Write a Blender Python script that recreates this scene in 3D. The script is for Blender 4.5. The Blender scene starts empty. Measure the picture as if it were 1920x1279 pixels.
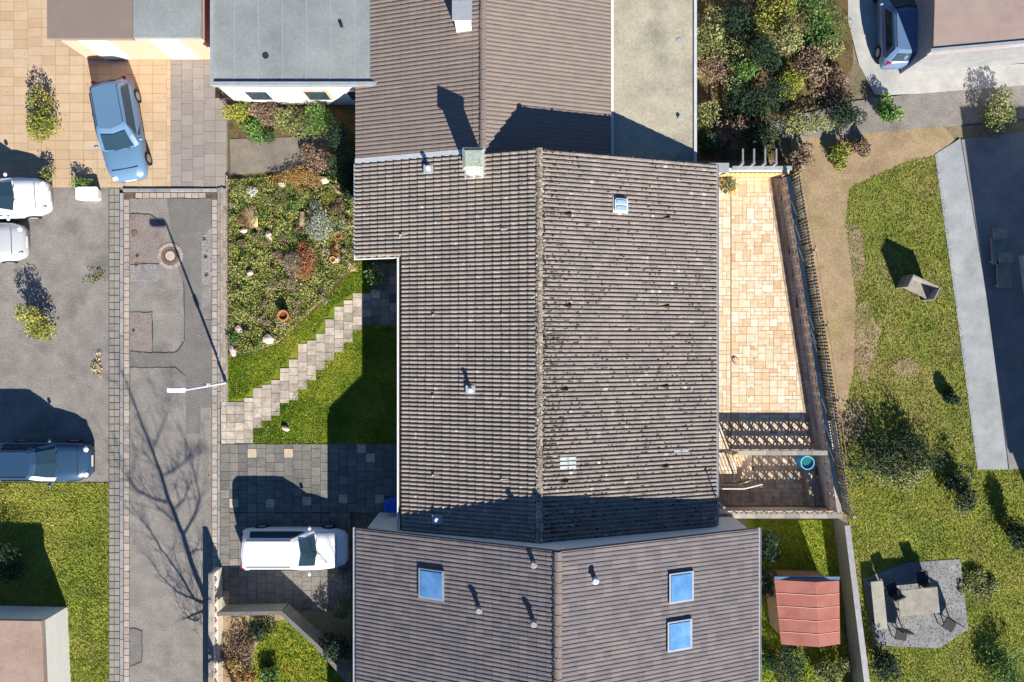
import bpy, math, random
import numpy as np
from mathutils import Vector, Matrix
random.seed(7); RNG = np.random.default_rng(11)
scene = bpy.context.scene
col = scene.collection
R = math.radians
# ------------------------------------------------------------------ camera
CAMH = 34.0; PPM = 42.0
cam = bpy.data.cameras.new('camera'); camo = bpy.data.objects.new('camera', cam); col.objects.link(camo)
camo.location = (0, 0, CAMH); camo.rotation_euler = (0, 0, 0)
cam.sensor_width = 36; cam.lens = 36*CAMH/(1920/PPM); cam.clip_end = 2000; cam.clip_start = .5
scene.camera = camo
# ------------------------------------------------------------------ sky, sun, exposure
SE = R(29.4); SV = Vector((.356*math.cos(SE), -.936*math.cos(SE), math.sin(SE))).normalized()
w = bpy.data.worlds.new("World"); scene.world = w; w.use_nodes = True
nt = w.node_tree; bg = nt.nodes['Background']
sky = nt.nodes.new('ShaderNodeTexSky'); sky.sky_type = 'NISHITA'; sky.sun_disc = False
sky.sun_elevation = SE; sky.sun_rotation = math.atan2(SV.x, SV.y)
sky.air_density = 1.1; sky.dust_density = 0; sky.ozone_density = 10.0
nt.links.new(sky.outputs[0], bg.inputs[0]); bg.inputs[1].default_value = .053
sun = bpy.data.lights.new('sun', 'SUN'); sun.energy = 4.75; sun.angle = R(.5); sun.color = (1, .93, .83)
suno = bpy.data.objects.new('sun', sun); col.objects.link(suno)
suno.rotation_euler = SV.to_track_quat('Z', 'Y').to_euler(); suno.location = SV*60
scene.view_settings.view_transform = 'Standard'; scene.view_settings.look = 'None'
scene.view_settings.exposure = 1.15; scene.view_settings.gamma = 1
scene.render.resolution_x = 1024; scene.render.resolution_y = 682

# ------------------------------------------------------------------ helpers
def G(px, py, z=0.0):                      # photo pixel -> world point at real height z
    k = (CAMH-z)/(CAMH*PPM)
    return ((px-960)*k, (639.5-py)*k, z)
def lin(c): c /= 255; return c/12.92 if c <= .04045 else ((c+.055)/1.055)**2.4
def A(r, g, b, e=1.35): return (min(lin(r)/e, .85), min(lin(g)/e, .85), min(lin(b)/e, .85))

def mat(name, cols, tint=False, nscale=1.2, namp=.18, fine=18, famp=.18, rough=.88, bump=0, bscale=30,
        metallic=0, spec=.3, lichen=False, stretch=None, detail=5):
    m = bpy.data.materials.new(name); m.use_nodes = True; t = m.node_tree; N = t.nodes; L = t.links
    b = N['Principled BSDF']; b.inputs['Roughness'].default_value = rough
    b.inputs['Metallic'].default_value = metallic; b.inputs['Specular IOR Level'].default_value = spec
    tc = N.new('ShaderNodeTexCoord'); vec = tc.outputs['Object']
    if stretch:
        mp = N.new('ShaderNodeMapping'); mp.inputs['Scale'].default_value = stretch
        L.new(vec, mp.inputs[0]); vec = mp.outputs[0]
    def noise(s, d=detail):
        n = N.new('ShaderNodeTexNoise'); n.inputs['Scale'].default_value = s; n.inputs['Detail'].default_value = d
        n.inputs['Roughness'].default_value = .6; L.new(vec, n.inputs['Vector']); return n.outputs['Fac']
    if len(cols) == 1:
        rgb = N.new('ShaderNodeRGB'); rgb.outputs[0].default_value = (*cols[0], 1); c = rgb.outputs[0]
    else:
        rp = N.new('ShaderNodeValToRGB'); e = rp.color_ramp.elements
        lo, hi = (0, 1) if tint else (.32, .68)
        e[0].position = lo; e[0].color = (*cols[0], 1); e[1].position = hi; e[1].color = (*cols[-1], 1)
        for i in range(1, len(cols)-1):
            x = e.new(lo+(hi-lo)*i/(len(cols)-1)); x.color = (*cols[i], 1)
        if tint:
            at = N.new('ShaderNodeAttribute'); at.attribute_name = 'tint'; L.new(at.outputs['Fac'], rp.inputs[0])
        else: L.new(noise(nscale), rp.inputs[0])
        c = rp.outputs[0]
    def mul(c, fac, amp):
        mr = N.new('ShaderNodeMapRange'); mr.inputs[1].default_value = .25; mr.inputs[2].default_value = .75
        mr.inputs[3].default_value = 1-amp; mr.inputs[4].default_value = 1+amp; mr.clamp = True
        L.new(fac, mr.inputs[0])
        v = N.new('ShaderNodeVectorMath'); v.operation = 'SCALE'; L.new(c, v.inputs[0]); L.new(mr.outputs[0], v.inputs['Scale'])
        return v.outputs[0]
    if namp: c = mul(c, noise(nscale*2.7), namp)
    if famp: c = mul(c, noise(fine, 3), famp)
    if lichen:
        amount = lichen
        for sc, r0, wd, thr, colr in ((3.6, .20, .06, 1-.07*amount, (.46, .44, .39)), (8.0, 0, .15, 1-.05*amount, (.52, .50, .44)), (7.0, 0, .2, 1-.09*amount, (.045, .028, .018))):
            vo = N.new('ShaderNodeTexVoronoi'); vo.inputs['Scale'].default_value = sc
            mp2 = N.new('ShaderNodeMapping'); mp2.inputs['Location'].default_value = (sc*3.1, sc, 0); mp2.inputs['Scale'].default_value = (1, 1, .01)
            L.new(vec, mp2.inputs[0]); L.new(mp2.outputs[0], vo.inputs['Vector'])
            nz = N.new('ShaderNodeTexNoise'); nz.inputs['Scale'].default_value = 30; L.new(vec, nz.inputs['Vector'])
            d = N.new('ShaderNodeMath'); d.operation = 'MULTIPLY_ADD'; L.new(nz.outputs[0], d.inputs[0]); d.inputs[1].default_value = .12; L.new(vo.outputs['Distance'], d.inputs[2])
            s = N.new('ShaderNodeMath'); s.operation = 'SUBTRACT'; L.new(d.outputs[0], s.inputs[0]); s.inputs[1].default_value = r0+.06
            ab = N.new('ShaderNodeMath'); ab.operation = 'ABSOLUTE'; L.new(s.outputs[0], ab.inputs[0])
            lt = N.new('ShaderNodeMath'); lt.operation = 'LESS_THAN'; L.new(ab.outputs[0], lt.inputs[0]); lt.inputs[1].default_value = wd
            sp = N.new('ShaderNodeSeparateColor'); L.new(vo.outputs['Color'], sp.inputs[0])
            gt = N.new('ShaderNodeMath'); gt.operation = 'GREATER_THAN'; L.new(sp.outputs[0], gt.inputs[0]); gt.inputs[1].default_value = thr
            mk = N.new('ShaderNodeMath'); mk.operation = 'MULTIPLY'; L.new(lt.outputs[0], mk.inputs[0]); L.new(gt.outputs[0], mk.inputs[1])
            mx = N.new('ShaderNodeMix'); mx.data_type = 'RGBA'; L.new(mk.outputs[0], mx.inputs[0]); L.new(c, mx.inputs[6]); mx.inputs[7].default_value = (*colr, 1)
            c = mx.outputs[2]
    L.new(c, b.inputs['Base Color'])
    if bump:
        bp = N.new('ShaderNodeBump'); bp.inputs['Strength'].default_value = bump; bp.inputs['Distance'].default_value = .02
        L.new(noise(bscale, 4), bp.inputs['Height']); L.new(bp.outputs[0], b.inputs['Normal'])
    return m

class MB:
    def __init__(s): s.v = []; s.f = []; s.t = []; s.m = []; s.tint = .5; s.mi = 0
    def face(s, idx, tint=None): s.f.append(tuple(idx)); s.t.append(s.tint if tint is None else tint); s.m.append(s.mi)
    def poly(s, pts, tint=None):
        n = len(s.v); s.v += [tuple(p) for p in pts]; s.face(range(n, n+len(pts)), tint)
    def ring(s, rings, close=True, cap=True):
        n = len(s.v); k = len(rings[0])
        for r in rings: s.v += [tuple(p) for p in r]
        for i in range(len(rings)-1):
            for j in range(k if close else k-1):
                a = n+i*k+j; b = n+i*k+(j+1) % k
                s.face((a, b, b+k, a+k))
        if cap:
            s.face(range(n+k-1, n-1, -1)); s.face(range(n+(len(rings)-1)*k, n+len(rings)*k))
    def box(s, c, d, rz=0, top=None):        # centre, full dims; top=(fx,fy) scale of the top face
        fx, fy = top or (1, 1); co, si = math.cos(rz), math.sin(rz)
        def rr(z, fx, fy):
            return [(c[0]+x*co-y*si, c[1]+x*si+y*co, c[2]+z) for x, y in
                    ((-d[0]/2*fx, -d[1]/2*fy), (d[0]/2*fx, -d[1]/2*fy), (d[0]/2*fx, d[1]/2*fy), (-d[0]/2*fx, d[1]/2*fy))]
        s.ring([rr(-d[2]/2, 1, 1), rr(d[2]/2, fx, fy)])
    def bx(s, x0, x1, y0, y1, z0, z1): s.box(((x0+x1)/2, (y0+y1)/2, (z0+z1)/2), (x1-x0, y1-y0, z1-z0))
    def prism(s, pts, z0, z1):               # plan polygon (counter-clockwise)
        a = sum(pts[i][0]*pts[(i+1) % len(pts)][1]-pts[(i+1) % len(pts)][0]*pts[i][1] for i in range(len(pts)))
        if a < 0: pts = pts[::-1]
        s.ring([[(p[0], p[1], z0) for p in pts], [(p[0], p[1], z1) for p in pts]])
    def prism_y(s, prof, y0, y1):            # (x,z) profile extruded along y
        a = sum(prof[i][0]*prof[(i+1) % len(prof)][1]-prof[(i+1) % len(prof)][0]*prof[i][1] for i in range(len(prof)))
        if a < 0: prof = prof[::-1]
        s.ring([[(p[0], y1, p[1]) for p in prof], [(p[0], y0, p[1]) for p in prof]])
    def cyl(s, x, y, z0, z1, r0, r1=None, n=12, dx=0, dy=0):
        r1 = r0 if r1 is None else r1
        s.ring([[(x+r0*math.cos(6.2832*i/n), y+r0*math.sin(6.2832*i/n), z0) for i in range(n)],
                [(x+dx+r1*math.cos(6.2832*i/n), y+dy+r1*math.sin(6.2832*i/n), z1) for i in range(n)]])
    def lathe(s, x, y, prof, n=16, cap=True):          # (r,z) profile
        s.ring([[(x+r*math.cos(6.2832*i/n), y+r*math.sin(6.2832*i/n), z) for i in range(n)] for r, z in prof], cap=cap)
    def tube(s, path, rad, n=6):
        P = [Vector(p) for p in path]; rs = rad if isinstance(rad, (list, tuple)) else [rad]*len(P); rings = []
        for i, p in enumerate(P):
            d = (P[min(i+1, len(P)-1)]-P[max(i-1, 0)]).normalized()
            u = d.cross(Vector((0, 0, 1)) if abs(d.z) < .9 else Vector((1, 0, 0))).normalized(); v = d.cross(u)
            rings.append([p+(u*math.cos(6.2832*k/n)-v*math.sin(6.2832*k/n))*rs[i] for k in range(n)])
        s.ring(rings)
    def blob(s, c, r, n=7, m=4, jit=.15, half=False):
        rings = []
        for i in range(m+1):
            ph = math.pi*(i+.15)/(m+.3) if not half else math.pi/2*(1-i/m*.93)
            zz = -math.cos(ph) if not half else math.cos(ph); rr = math.sin(ph)
            rings.append([(c[0]+r[0]*rr*math.cos(6.2832*j/n)*(1+random.uniform(-jit, jit)),
                           c[1]+r[1]*rr*math.sin(6.2832*j/n)*(1+random.uniform(-jit, jit)), c[2]+r[2]*zz) for j in range(n)])
        s.ring(rings)
    def quads(s, pos, size, tint, up=.5, aspect=.55, nrm=None):   # leaf-sized quads (numpy)
        n = len(pos); nr = RNG.normal(size=(n, 3)) if nrm is None else nrm
        nr[:, 2] = np.abs(nr[:, 2])+up; nr /= np.linalg.norm(nr, axis=1)[:, None]
        u = np.cross(nr, RNG.normal(size=(n, 3))); u /= np.linalg.norm(u, axis=1)[:, None]; v = np.cross(nr, u)
        sz = (np.asarray(size)*RNG.uniform(.6, 1.3, n))[:, None]; u = u*sz; v = v*sz*aspect
        q = np.stack([pos-u, pos-v*.9+u*.1, pos+u, pos+v*.9+u*.1], 1).reshape(-1, 3)
        b = len(s.v); s.v += q.tolist()
        for i in range(n): s.face((b+4*i, b+4*i+1, b+4*i+2, b+4*i+3), float(tint[i]))
    def blades(s, pos, h, tint, lean=.6, wd=.012):
        n = len(pos); a = RNG.uniform(0, 6.283, n); d = np.stack([np.cos(a), np.sin(a), np.zeros(n)], 1)
        hh = (h*RNG.uniform(.5, 1.3, n))[:, None]; l = RNG.normal(size=(n, 3))*lean; l[:, 2] = 1
        tip = pos+l*hh; q = np.stack([pos-d*wd, pos+d*wd, tip], 1).reshape(-1, 3)
        b = len(s.v); s.v += q.tolist()
        for i in range(n): s.face((b+3*i, b+3*i+1, b+3*i+2), float(tint[i]))
    def build(s, name, m, parent=None, origin=None, smooth=False, bevel=0):
        o0 = Vector(parent['_o']) if parent is not None else Vector(origin or (0, 0, 0))
        me = bpy.data.meshes.new(name)
        va = np.array(s.v, dtype=np.float64)-np.array(o0)
        me.from_pydata(va.tolist(), [], s.f)
        for mm in (m if isinstance(m, (list, tuple)) else [m]): me.materials.append(mm)
        at = me.attributes.new('tint', 'FLOAT', 'FACE'); at.data.foreach_set('value', np.array(s.t, dtype=np.float32))
        me.polygons.foreach_set('material_index', s.m)
        if smooth: me.polygons.foreach_set('use_smooth', [True]*len(s.f))
        me.update()
        o = bpy.data.objects.new(name, me); col.objects.link(o)
        if parent is not None: o.parent = parent
        else: o.location = o0
        o['_o'] = tuple(o0); ALL.append(o)
        if bevel:
            b = o.modifiers.new('bevel', 'BEVEL'); b.width = bevel; b.segments = 2; b.limit_method = 'ANGLE'
        return o
ALL = []
def tag(o, label=None, cat=None, group=None, kind=None):
    for k, v in (('label', label), ('category', cat), ('group', group), ('kind', kind)):
        if v: o[k] = v
    return o
def thing(name, label, cat, loc=(0, 0, 0), group=None):
    o = bpy.data.objects.new(name, None); col.objects.link(o); o.location = loc; o['_o'] = tuple(loc); ALL.append(o)
    o.empty_display_size = .2
    return tag(o, label, cat, group)
def copy_tree(o, parent=None):
    c = o.copy(); col.objects.link(c); c.parent = parent; ALL.append(c)
    for ch in [x for x in ALL if x.parent == o and x is not c]: copy_tree(ch, c)
    return c
def inside(P, poly):
    x, y = P[:, 0], P[:, 1]; r = np.zeros(len(P), bool); n = len(poly)
    for i in range(n):
        x0, y0 = poly[i][:2]; x1, y1 = poly[(i+1) % n][:2]
        c = (y0 > y) != (y1 > y)
        r ^= c & (x < (x1-x0)*(y-y0)/((y1-y0) if y1 != y0 else 1e-9)+x0)
    return r
def scatter(poly, dens, z):
    p = np.array([q[:2] for q in poly]); lo, hi = p.min(0), p.max(0)
    n = int(dens*np.prod(hi-lo)); P = RNG.uniform(lo, hi, (n, 2)); P = P[inside(P, poly)]
    return np.column_stack([P, np.full(len(P), z)])
def PX(pts, z=0.0): return [G(x, y, z)[:2] for x, y in pts]
def RX(x0, y0, x1, y1, z=0.0): return PX([(x0, y1), (x1, y1), (x1, y0), (x0, y0)], z)
def sheet(name, polys, z0, z1, m, label=None):
    mb = MB()
    for p in polys: mb.prism(p, z0, z1)
    return tag(mb.build(name, m), kind='structure')

# ------------------------------------------------------------------ materials
M = {}
M['asphalt'] = mat('asphalt', [A(124, 120, 115), A(150, 145, 139), A(137, 132, 127)], nscale=.5, namp=.2, fine=16, famp=.34, bump=.25, bscale=60)
M['asphalt_new'] = mat('asphalt_new', [A(120, 117, 113), A(134, 131, 127)], nscale=.9, namp=.10, fine=16, famp=.28, bump=.2, bscale=60)
M['asphalt_old'] = mat('asphalt_old', [A(128, 117, 112), A(150, 138, 133), A(138, 128, 124)], nscale=1.1, namp=.14, fine=14, famp=.36, bump=.25, bscale=50)
M['asphalt_rough'] = mat('asphalt_rough', [A(142, 139, 138), A(162, 158, 155)], nscale=1.5, namp=.1, fine=15, famp=.6, bump=.4, bscale=40)
M['crack'] = mat('crack', [(.035, .032, .03)], famp=.2)
M['gutter'] = mat('gutter_slab', [A(165, 155, 145), A(196, 185, 172), A(180, 165, 152)], tint=True, nscale=2, namp=.15, famp=.16)
M['kerb'] = mat('kerb_stone', [A(150, 150, 150), A(172, 171, 168)], tint=True, famp=.15)
M['brick_walk'] = mat('walk_brick', [A(150, 138, 125), A(186, 170, 152), A(172, 158, 150)], tint=True, namp=.2)
M['joint'] = mat('joint_sand', [A(62, 57, 48)], famp=.3)
M['paver'] = mat('path_paver', [A(168, 158, 146), A(196, 184, 168), A(214, 200, 180)], tint=True, nscale=1.3, namp=.28, fine=8, famp=.2)
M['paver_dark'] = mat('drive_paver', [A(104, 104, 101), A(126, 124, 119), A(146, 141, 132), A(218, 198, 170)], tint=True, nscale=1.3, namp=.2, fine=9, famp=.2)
M['patio'] = mat('patio_stone', [A(212, 172, 138), A(230, 196, 158), A(239, 212, 178), A(244, 223, 194), A(248, 234, 212)], tint=True, nscale=1.8, namp=.14, fine=8, famp=.12)
M['patio_joint'] = mat('patio_joint', [A(128, 98, 68)], famp=.3)
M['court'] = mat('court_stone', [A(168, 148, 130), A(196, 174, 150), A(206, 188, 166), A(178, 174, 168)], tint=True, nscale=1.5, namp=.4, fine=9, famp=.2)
M['soil'] = mat('soil', [A(80, 66, 44), A(112, 96, 64), A(98, 96, 50)], nscale=1.5, namp=.3, fine=12, famp=.4, bump=.5)
M['earth'] = mat('earth', [A(120, 110, 95), A(150, 135, 112), A(112, 108, 80)], nscale=.25, namp=.25, fine=8, famp=.3, bump=.4)
M['drysoil'] = mat('dry_soil', [A(150, 128, 102), A(172, 150, 118), A(150, 140, 95)], nscale=.5, namp=.2, fine=9, famp=.25, bump=.4)
M['lawnbase'] = mat('lawn_soil', [A(88, 112, 22), A(122, 140, 32), A(144, 142, 42)], nscale=1.2, namp=.25, fine=14, famp=.35, bump=.5)
M['grass'] = mat('grass_blade', [A(64, 102, 12), A(106, 142, 20), A(156, 174, 38), A(208, 202, 84)], tint=True, nscale=.9, namp=.25, famp=0)
M['lawnlight'] = mat('lawn_light', [A(110, 124, 46), A(138, 144, 60), A(150, 140, 78)], nscale=.35, namp=.25, fine=9, famp=.25, bump=.4)
M['grassdull'] = mat('grass_dull', [A(86, 116, 42), A(126, 142, 58), A(156, 156, 84), A(176, 164, 112)], tint=True, nscale=.35, namp=.3, famp=0)
M['grasslight'] = mat('grass_light', [A(120, 148, 34), A(168, 180, 58), A(196, 190, 84)], tint=True, nscale=.35, namp=.32, famp=0)
M['tile'] = mat('roof_tile', [A(146, 137, 128, 1.28), A(154, 144, 134, 1.28), A(159, 149, 139, 1.28), A(168, 153, 141, 1.28)], tint=True, nscale=.9, namp=.10, fine=14, famp=.22, rough=.8, lichen=1.5)
M['tile_e'] = mat('roof_tile_mossy_dimmed', [A(134, 126, 120, 1.36), A(143, 134, 127, 1.36), A(148, 138, 131, 1.36), A(156, 145, 136, 1.36)], tint=True, nscale=.9, namp=.12, fine=14, famp=.26, rough=.8, lichen=1.3)  # mossy sunnier slope, base colour darkened so both slopes look evenly lit
M['tile_n'] = mat('roof_tile_plain', [A(138, 126, 118, 1.3), A(141, 128, 120, 1.3), A(144, 131, 122, 1.3)], tint=True, nscale=.5, namp=.06, fine=12, famp=.1)
M['tile_s'] = mat('roof_tile_dark', [A(108, 104, 106, 1.2), A(116, 110, 112, 1.2), A(126, 118, 116, 1.2)], tint=True, nscale=.5, namp=.06, fine=12, famp=.1)
M['ridge'] = mat('ridge_tile', [A(118, 104, 88), A(152, 139, 122), A(196, 188, 170)], nscale=5, namp=.3, fine=20, famp=.4, bump=.6)
M['moss'] = mat('moss', [(.022, .014, .008), (.06, .038, .018), (.10, .075, .03)], tint=True, famp=.3)
M['lichen'] = mat('lichen_crust', [(.35, .32, .25), (.55, .52, .45), (.68, .66, .6)], tint=True, famp=.3)
M['deck'] = mat('roof_board', [(.10, .075, .055)], famp=.2)
M['white'] = mat('white_paint', [(.72, .72, .70)], namp=.05, famp=.05, rough=.5)
M['zinc'] = mat('zinc', [(.42, .45, .47)], namp=.12, famp=.08, rough=.45, metallic=.35)
M['flash'] = mat('flashing', [(.50, .51, .52)], namp=.12, famp=.1, rough=.6)
M['render'] = mat('wall_render', [(.60, .55, .46)], namp=.06, famp=.08, bump=.15, bscale=80)
M['render_w'] = mat('wall_render_white', [(.66, .65, .62)], namp=.06, famp=.08, bump=.15, bscale=80)
M['render_pink'] = mat('wall_render_pink', [(.62, .33, .24)], namp=.06, famp=.08)
M['flatroof'] = mat('flat_roof_gravel', [A(156, 152, 136), A(192, 185, 163), A(176, 168, 150)], nscale=.45, namp=.14, fine=9, famp=.2, bump=.2)
M['flatgrey'] = mat('flat_roof_felt', [A(138, 146, 147), A(160, 166, 166)], nscale=.35, namp=.1, fine=9, famp=.12)
M['copper'] = mat('copper_patina', [(.22, .30, .25), (.38, .42, .35), (.16, .2, .17)], nscale=9, namp=.2, fine=30, famp=.3, rough=.7)
M['glass'] = mat('window_glass', [(.02, .045, .065)], namp=0, famp=0, rough=.08, spec=.9)
M['acryl'] = mat('skylight_dome', [(.30, .42, .52)], namp=.1, famp=0, rough=.2, spec=.7)
M['glasstile'] = mat('glass_tile', [(.40, .47, .46), (.5, .56, .54)], nscale=6, famp=.1, rough=.3, spec=.6)
M['blueglass'] = mat('roof_window_glass', [(.07, .20, .42), (.14, .32, .60)], nscale=1.2, namp=.2, famp=0, rough=.25, spec=.6)  # two blues mottled by noise paint a varied reflection into the glass
M['dark'] = mat('dark_metal', [(.03, .03, .034)], famp=.1, rough=.5)
M['greymetal'] = mat('grey_metal', [(.30, .30, .31)], famp=.1, rough=.5, metallic=.3)
M['lampwhite'] = mat('lamp_metal', [(.66, .70, .74)], namp=.04, famp=0, rough=.4)
M['iron'] = mat('cast_iron', [A(120, 98, 86), A(140, 116, 102)], nscale=8, namp=.2, famp=.3, rough=.7)
M['concrete'] = mat('concrete', [A(150, 146, 136), A(180, 174, 160)], nscale=2, namp=.15, famp=.15, bump=.2)
M['breeze'] = mat('breeze_block', [A(206, 184, 168, .95), A(222, 204, 188, .95), A(204, 192, 182, .95)], tint=True, namp=.2, famp=.15)
M['coping'] = mat('coping_slab', [A(150, 148, 142), A(176, 172, 160), A(190, 184, 168)], tint=True, namp=.2, famp=.15)
M['yellowwall'] = mat('cream_wall', [(.72, .50, .20)], namp=.1, famp=.1)
M['terracotta'] = mat('terracotta', [(.46, .17, .06)], namp=.12, famp=.12)
M['terra_pale'] = mat('terracotta_pale', [(.62, .36, .17)], namp=.12, famp=.12)
M['orange'] = mat('glazed_orange', [(.50, .20, .03)], namp=.1, rough=.2, spec=.6)
M['bluebin'] = mat('bin_plastic', [(.005, .10, .55)], namp=.03, famp=0, rough=.45)
M['bluebarrel'] = mat('barrel_plastic', [(.01, .22, .50)], namp=.05, famp=0, rough=.35)
M['barrelrim'] = mat('barrel_rim', [(.12, .50, .80)], namp=.05, famp=0, rough=.35)
M['water'] = mat('barrel_water', [(.03, .15, .14)], namp=.1, famp=0, rough=.05, spec=.8)
M['stone'] = mat('garden_stone', [A(175, 158, 138), A(232, 214, 192), A(245, 232, 212)], nscale=5, namp=.2, famp=.2, bump=.4)
M['stonepink'] = mat('garden_stone_pink', [A(178, 148, 138), A(222, 194, 184), A(235, 222, 212)], nscale=5, namp=.2, famp=.2, bump=.4)
M['bark'] = mat('bark', [(.055, .042, .03), (.10, .08, .06)], nscale=6, famp=.3)
M['drybark'] = mat('dry_wood', [(.22, .16, .10), (.34, .27, .18)], nscale=6, famp=.3)
M['wood'] = mat('wood', [(.22, .15, .10), (.30, .21, .14)], nscale=4, famp=.2)
M['deckwood'] = mat('deck_wood', [A(214, 168, 110), A(238, 200, 145)], tint=True, namp=.12, famp=.1)
def leaf(name, *cols): M[name] = mat(name, list(cols), tint=True, nscale=1.5, namp=.2, famp=0, rough=.75)
leaf('leaf_cover', (.045, .055, .014), (.13, .155, .025), (.25, .285, .05), (.42, .41, .14), (.54, .49, .32))
leaf('leaf_green', (.02, .05, .012), (.05, .12, .02), (.10, .20, .04), (.2, .3, .08))
leaf('leaf_dark', (.006, .015, .008), (.012, .03, .014), (.02, .05, .022), (.04, .07, .03))
leaf('leaf_red', (.12, .035, .012), (.28, .10, .035), (.38, .17, .07), (.48, .28, .14))
leaf('leaf_orange', (.16, .08, .02), (.34, .17, .05), (.42, .28, .10), (.24, .24, .07))
leaf('leaf_straw', (.30, .19, .08), (.46, .32, .15), (.60, .45, .24), (.70, .58, .36))
leaf('leaf_white', (.05, .08, .03), (.08, .12, .05), (.62, .64, .58), (.82, .83, .78))
leaf('leaf_grey', (.16, .13, .09), (.26, .21, .15), (.36, .30, .22), (.42, .38, .28))
leaf('leaf_yellow', (.08, .11, .015), (.17, .20, .025), (.27, .28, .04), (.38, .36, .08))
leaf('leaf_olive', (.08, .09, .03), (.15, .17, .055), (.22, .24, .08), (.3, .3, .14))
leaf('leaf_brown', (.10, .06, .04), (.18, .12, .08), (.26, .18, .12), (.3, .24, .16))
leaf('petal_blue', (.05, .08, .35), (.12, .16, .5), (.25, .28, .6))
def paint(name, c): M[name] = mat(name, [c], namp=0, famp=0, rough=.28, spec=.6)
paint('paint_white', (.74, .76, .78)); paint('paint_blue', (.10, .17, .30)); paint('paint_dkblue', (.025, .06, .12)); paint('paint_silver', (.42, .44, .46)); paint('paint_lblue', (.10, .19, .31))
M['tyre'] = mat('tyre', [(.012, .012, .012)], namp=0, famp=0)
M['lens'] = mat('lens', [(.7, .72, .74)], namp=0, famp=0, rough=.15); M['redlens'] = mat('red_lens', [(.4, .02, .01)], namp=0, famp=0, rough=.2)
# ------------------------------------------------------------------ ground, one sheet to the horizon: level west, a step lower in the east gardens
def ground():
    xs = [-400, -150, -60, -30, -20, -10, 0, 6.6, 7.4, 8.2, 12, 14.4, 16, 20, 26, 40, 80, 200, 400]
    ys = [-400, -150, -60, -30, -20, -12, -7.7, -4, 0, 4, 7.4, 12, 20, 30, 60, 150, 400]
    mb = MB(); n = len(xs)
    for y in ys:
        for x in xs: mb.v.append((x, y, -.06 if x <= 6.6 else (-.5 if x <= 7.4 else -1.04)))
    for j in range(len(ys)-1):
        for i in range(n-1): mb.face((j*n+i, j*n+i+1, (j+1)*n+i+1, (j+1)*n+i))
    tag(mb.build('ground', M['earth']), kind='structure')
ground()
ZE = -1.0
# road
sheet('road', [RX(236, 361, 404, 1400)], -.05, 0, M['asphalt'])
Zr = [0]
def patch(name, pts, m, lvl=1):
    sheet(name, [PX(pts)], .0, .0042*lvl, M[m])
z1 = lambda x, y: (200+x/3.7625, 300+y/3.7625)
z2 = lambda x, y: (200+x/3.7625, 600+y/3.7625)
patch('road_patch', [z1(163, 380), z1(300, 382), z1(388, 440), z1(405, 480), z1(420, 560), z1(378, 735), z1(166, 735)], 'asphalt_old', 1)
patch('road_patch', [z1(168, 737), z1(345, 735), z1(372, 800), z1(366, 858), z1(170, 856)], 'asphalt_rough', 2)
patch('road_patch', [z1(742, 470), z1(668, 550), z1(672, 880), z1(742, 878)], 'asphalt_rough', 2)
patch('road_patch', [z1(425, 272), z1(742, 272), z1(742, 468), z1(666, 550), z2(668, 0), z2(662, 800), z2(560, 800), z2(552, 0), z1(545, 900), z1(470, 640)], 'asphalt_new', 1)
patch('road_patch', [z1(165, 1075), z1(322, 1072), z2(324, 226), z2(168, 216)], 'asphalt_old', 2)
patch('road_patch', [z2(166, 222), z2(330, 232), z2(480, 228), z2(548, 152), z2(552, 390), z2(495, 334), z2(166, 333)], 'asphalt_new', 2)
patch('road_patch', [z2(166, 337), z2(490, 338), z2(551, 400), z2(551, 900), z2(166, 900)], 'asphalt', 2)
patch('road_patch', [(243, 1180), (251, 1178), (267, 1182), (266, 1240), (243, 1250)], 'asphalt_new', 2)
patch('road_patch', [z2(668, 0), z2(744, 0), z2(742, 620), z2(668, 620)], 'asphalt_new', 3)
def crack(pts, wd=.016):
    mb = MB()
    for a, b in zip(pts[:-1], pts[1:]):
        n = 5; ax, ay, _ = G(*a); bx_, by_, _ = G(*b); L = math.hypot(bx_-ax, by_-ay); px, py = -(by_-ay)/L, (bx_-ax)/L
        pr = None
        for i in range(n+1):
            j = random.uniform(-.025, .025)*(0 < i < n); x = ax+(bx_-ax)*i/n+px*j; y = ay+(by_-ay)*i/n+py*j; w_ = wd*random.uniform(.5, 1.2)
            cu = [(x+px*w_, y+py*w_, .016), (x-px*w_, y-py*w_, .016)]
            if pr: mb.poly([pr[0], pr[1], cu[1], cu[0]])
            pr = cu
    return mb
cm = MB()
for pts in ([z1(165, 1075), z1(322, 1072), z1(325, 1278)], [z2(324, 0), z2(324, 226)], [z2(166, 216), z2(240, 228), z2(330, 230), z2(420, 234), z2(500, 222), z2(545, 155)],
            [z2(166, 333), z2(330, 337), z2(490, 334), z2(560, 395)], [z1(205, 272), z1(285, 268), z1(700, 270)], [z1(163, 380), z1(300, 382), z1(388, 442)],
            [(243, 1180), (251, 1178), (267, 1183), (266, 1240), (243, 1250)], [z1(545, 860), z1(552, 1278)], [z1(372, 735), z1(340, 733), z1(168, 740)]):
    c = crack(pts); b = len(cm.v); cm.v += c.v; cm.f += [tuple(i+b for i in f) for f in c.f]; cm.t += c.t; cm.m += c.m
tag(cm.build('road_crack', M['crack']), kind='structure')
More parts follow.
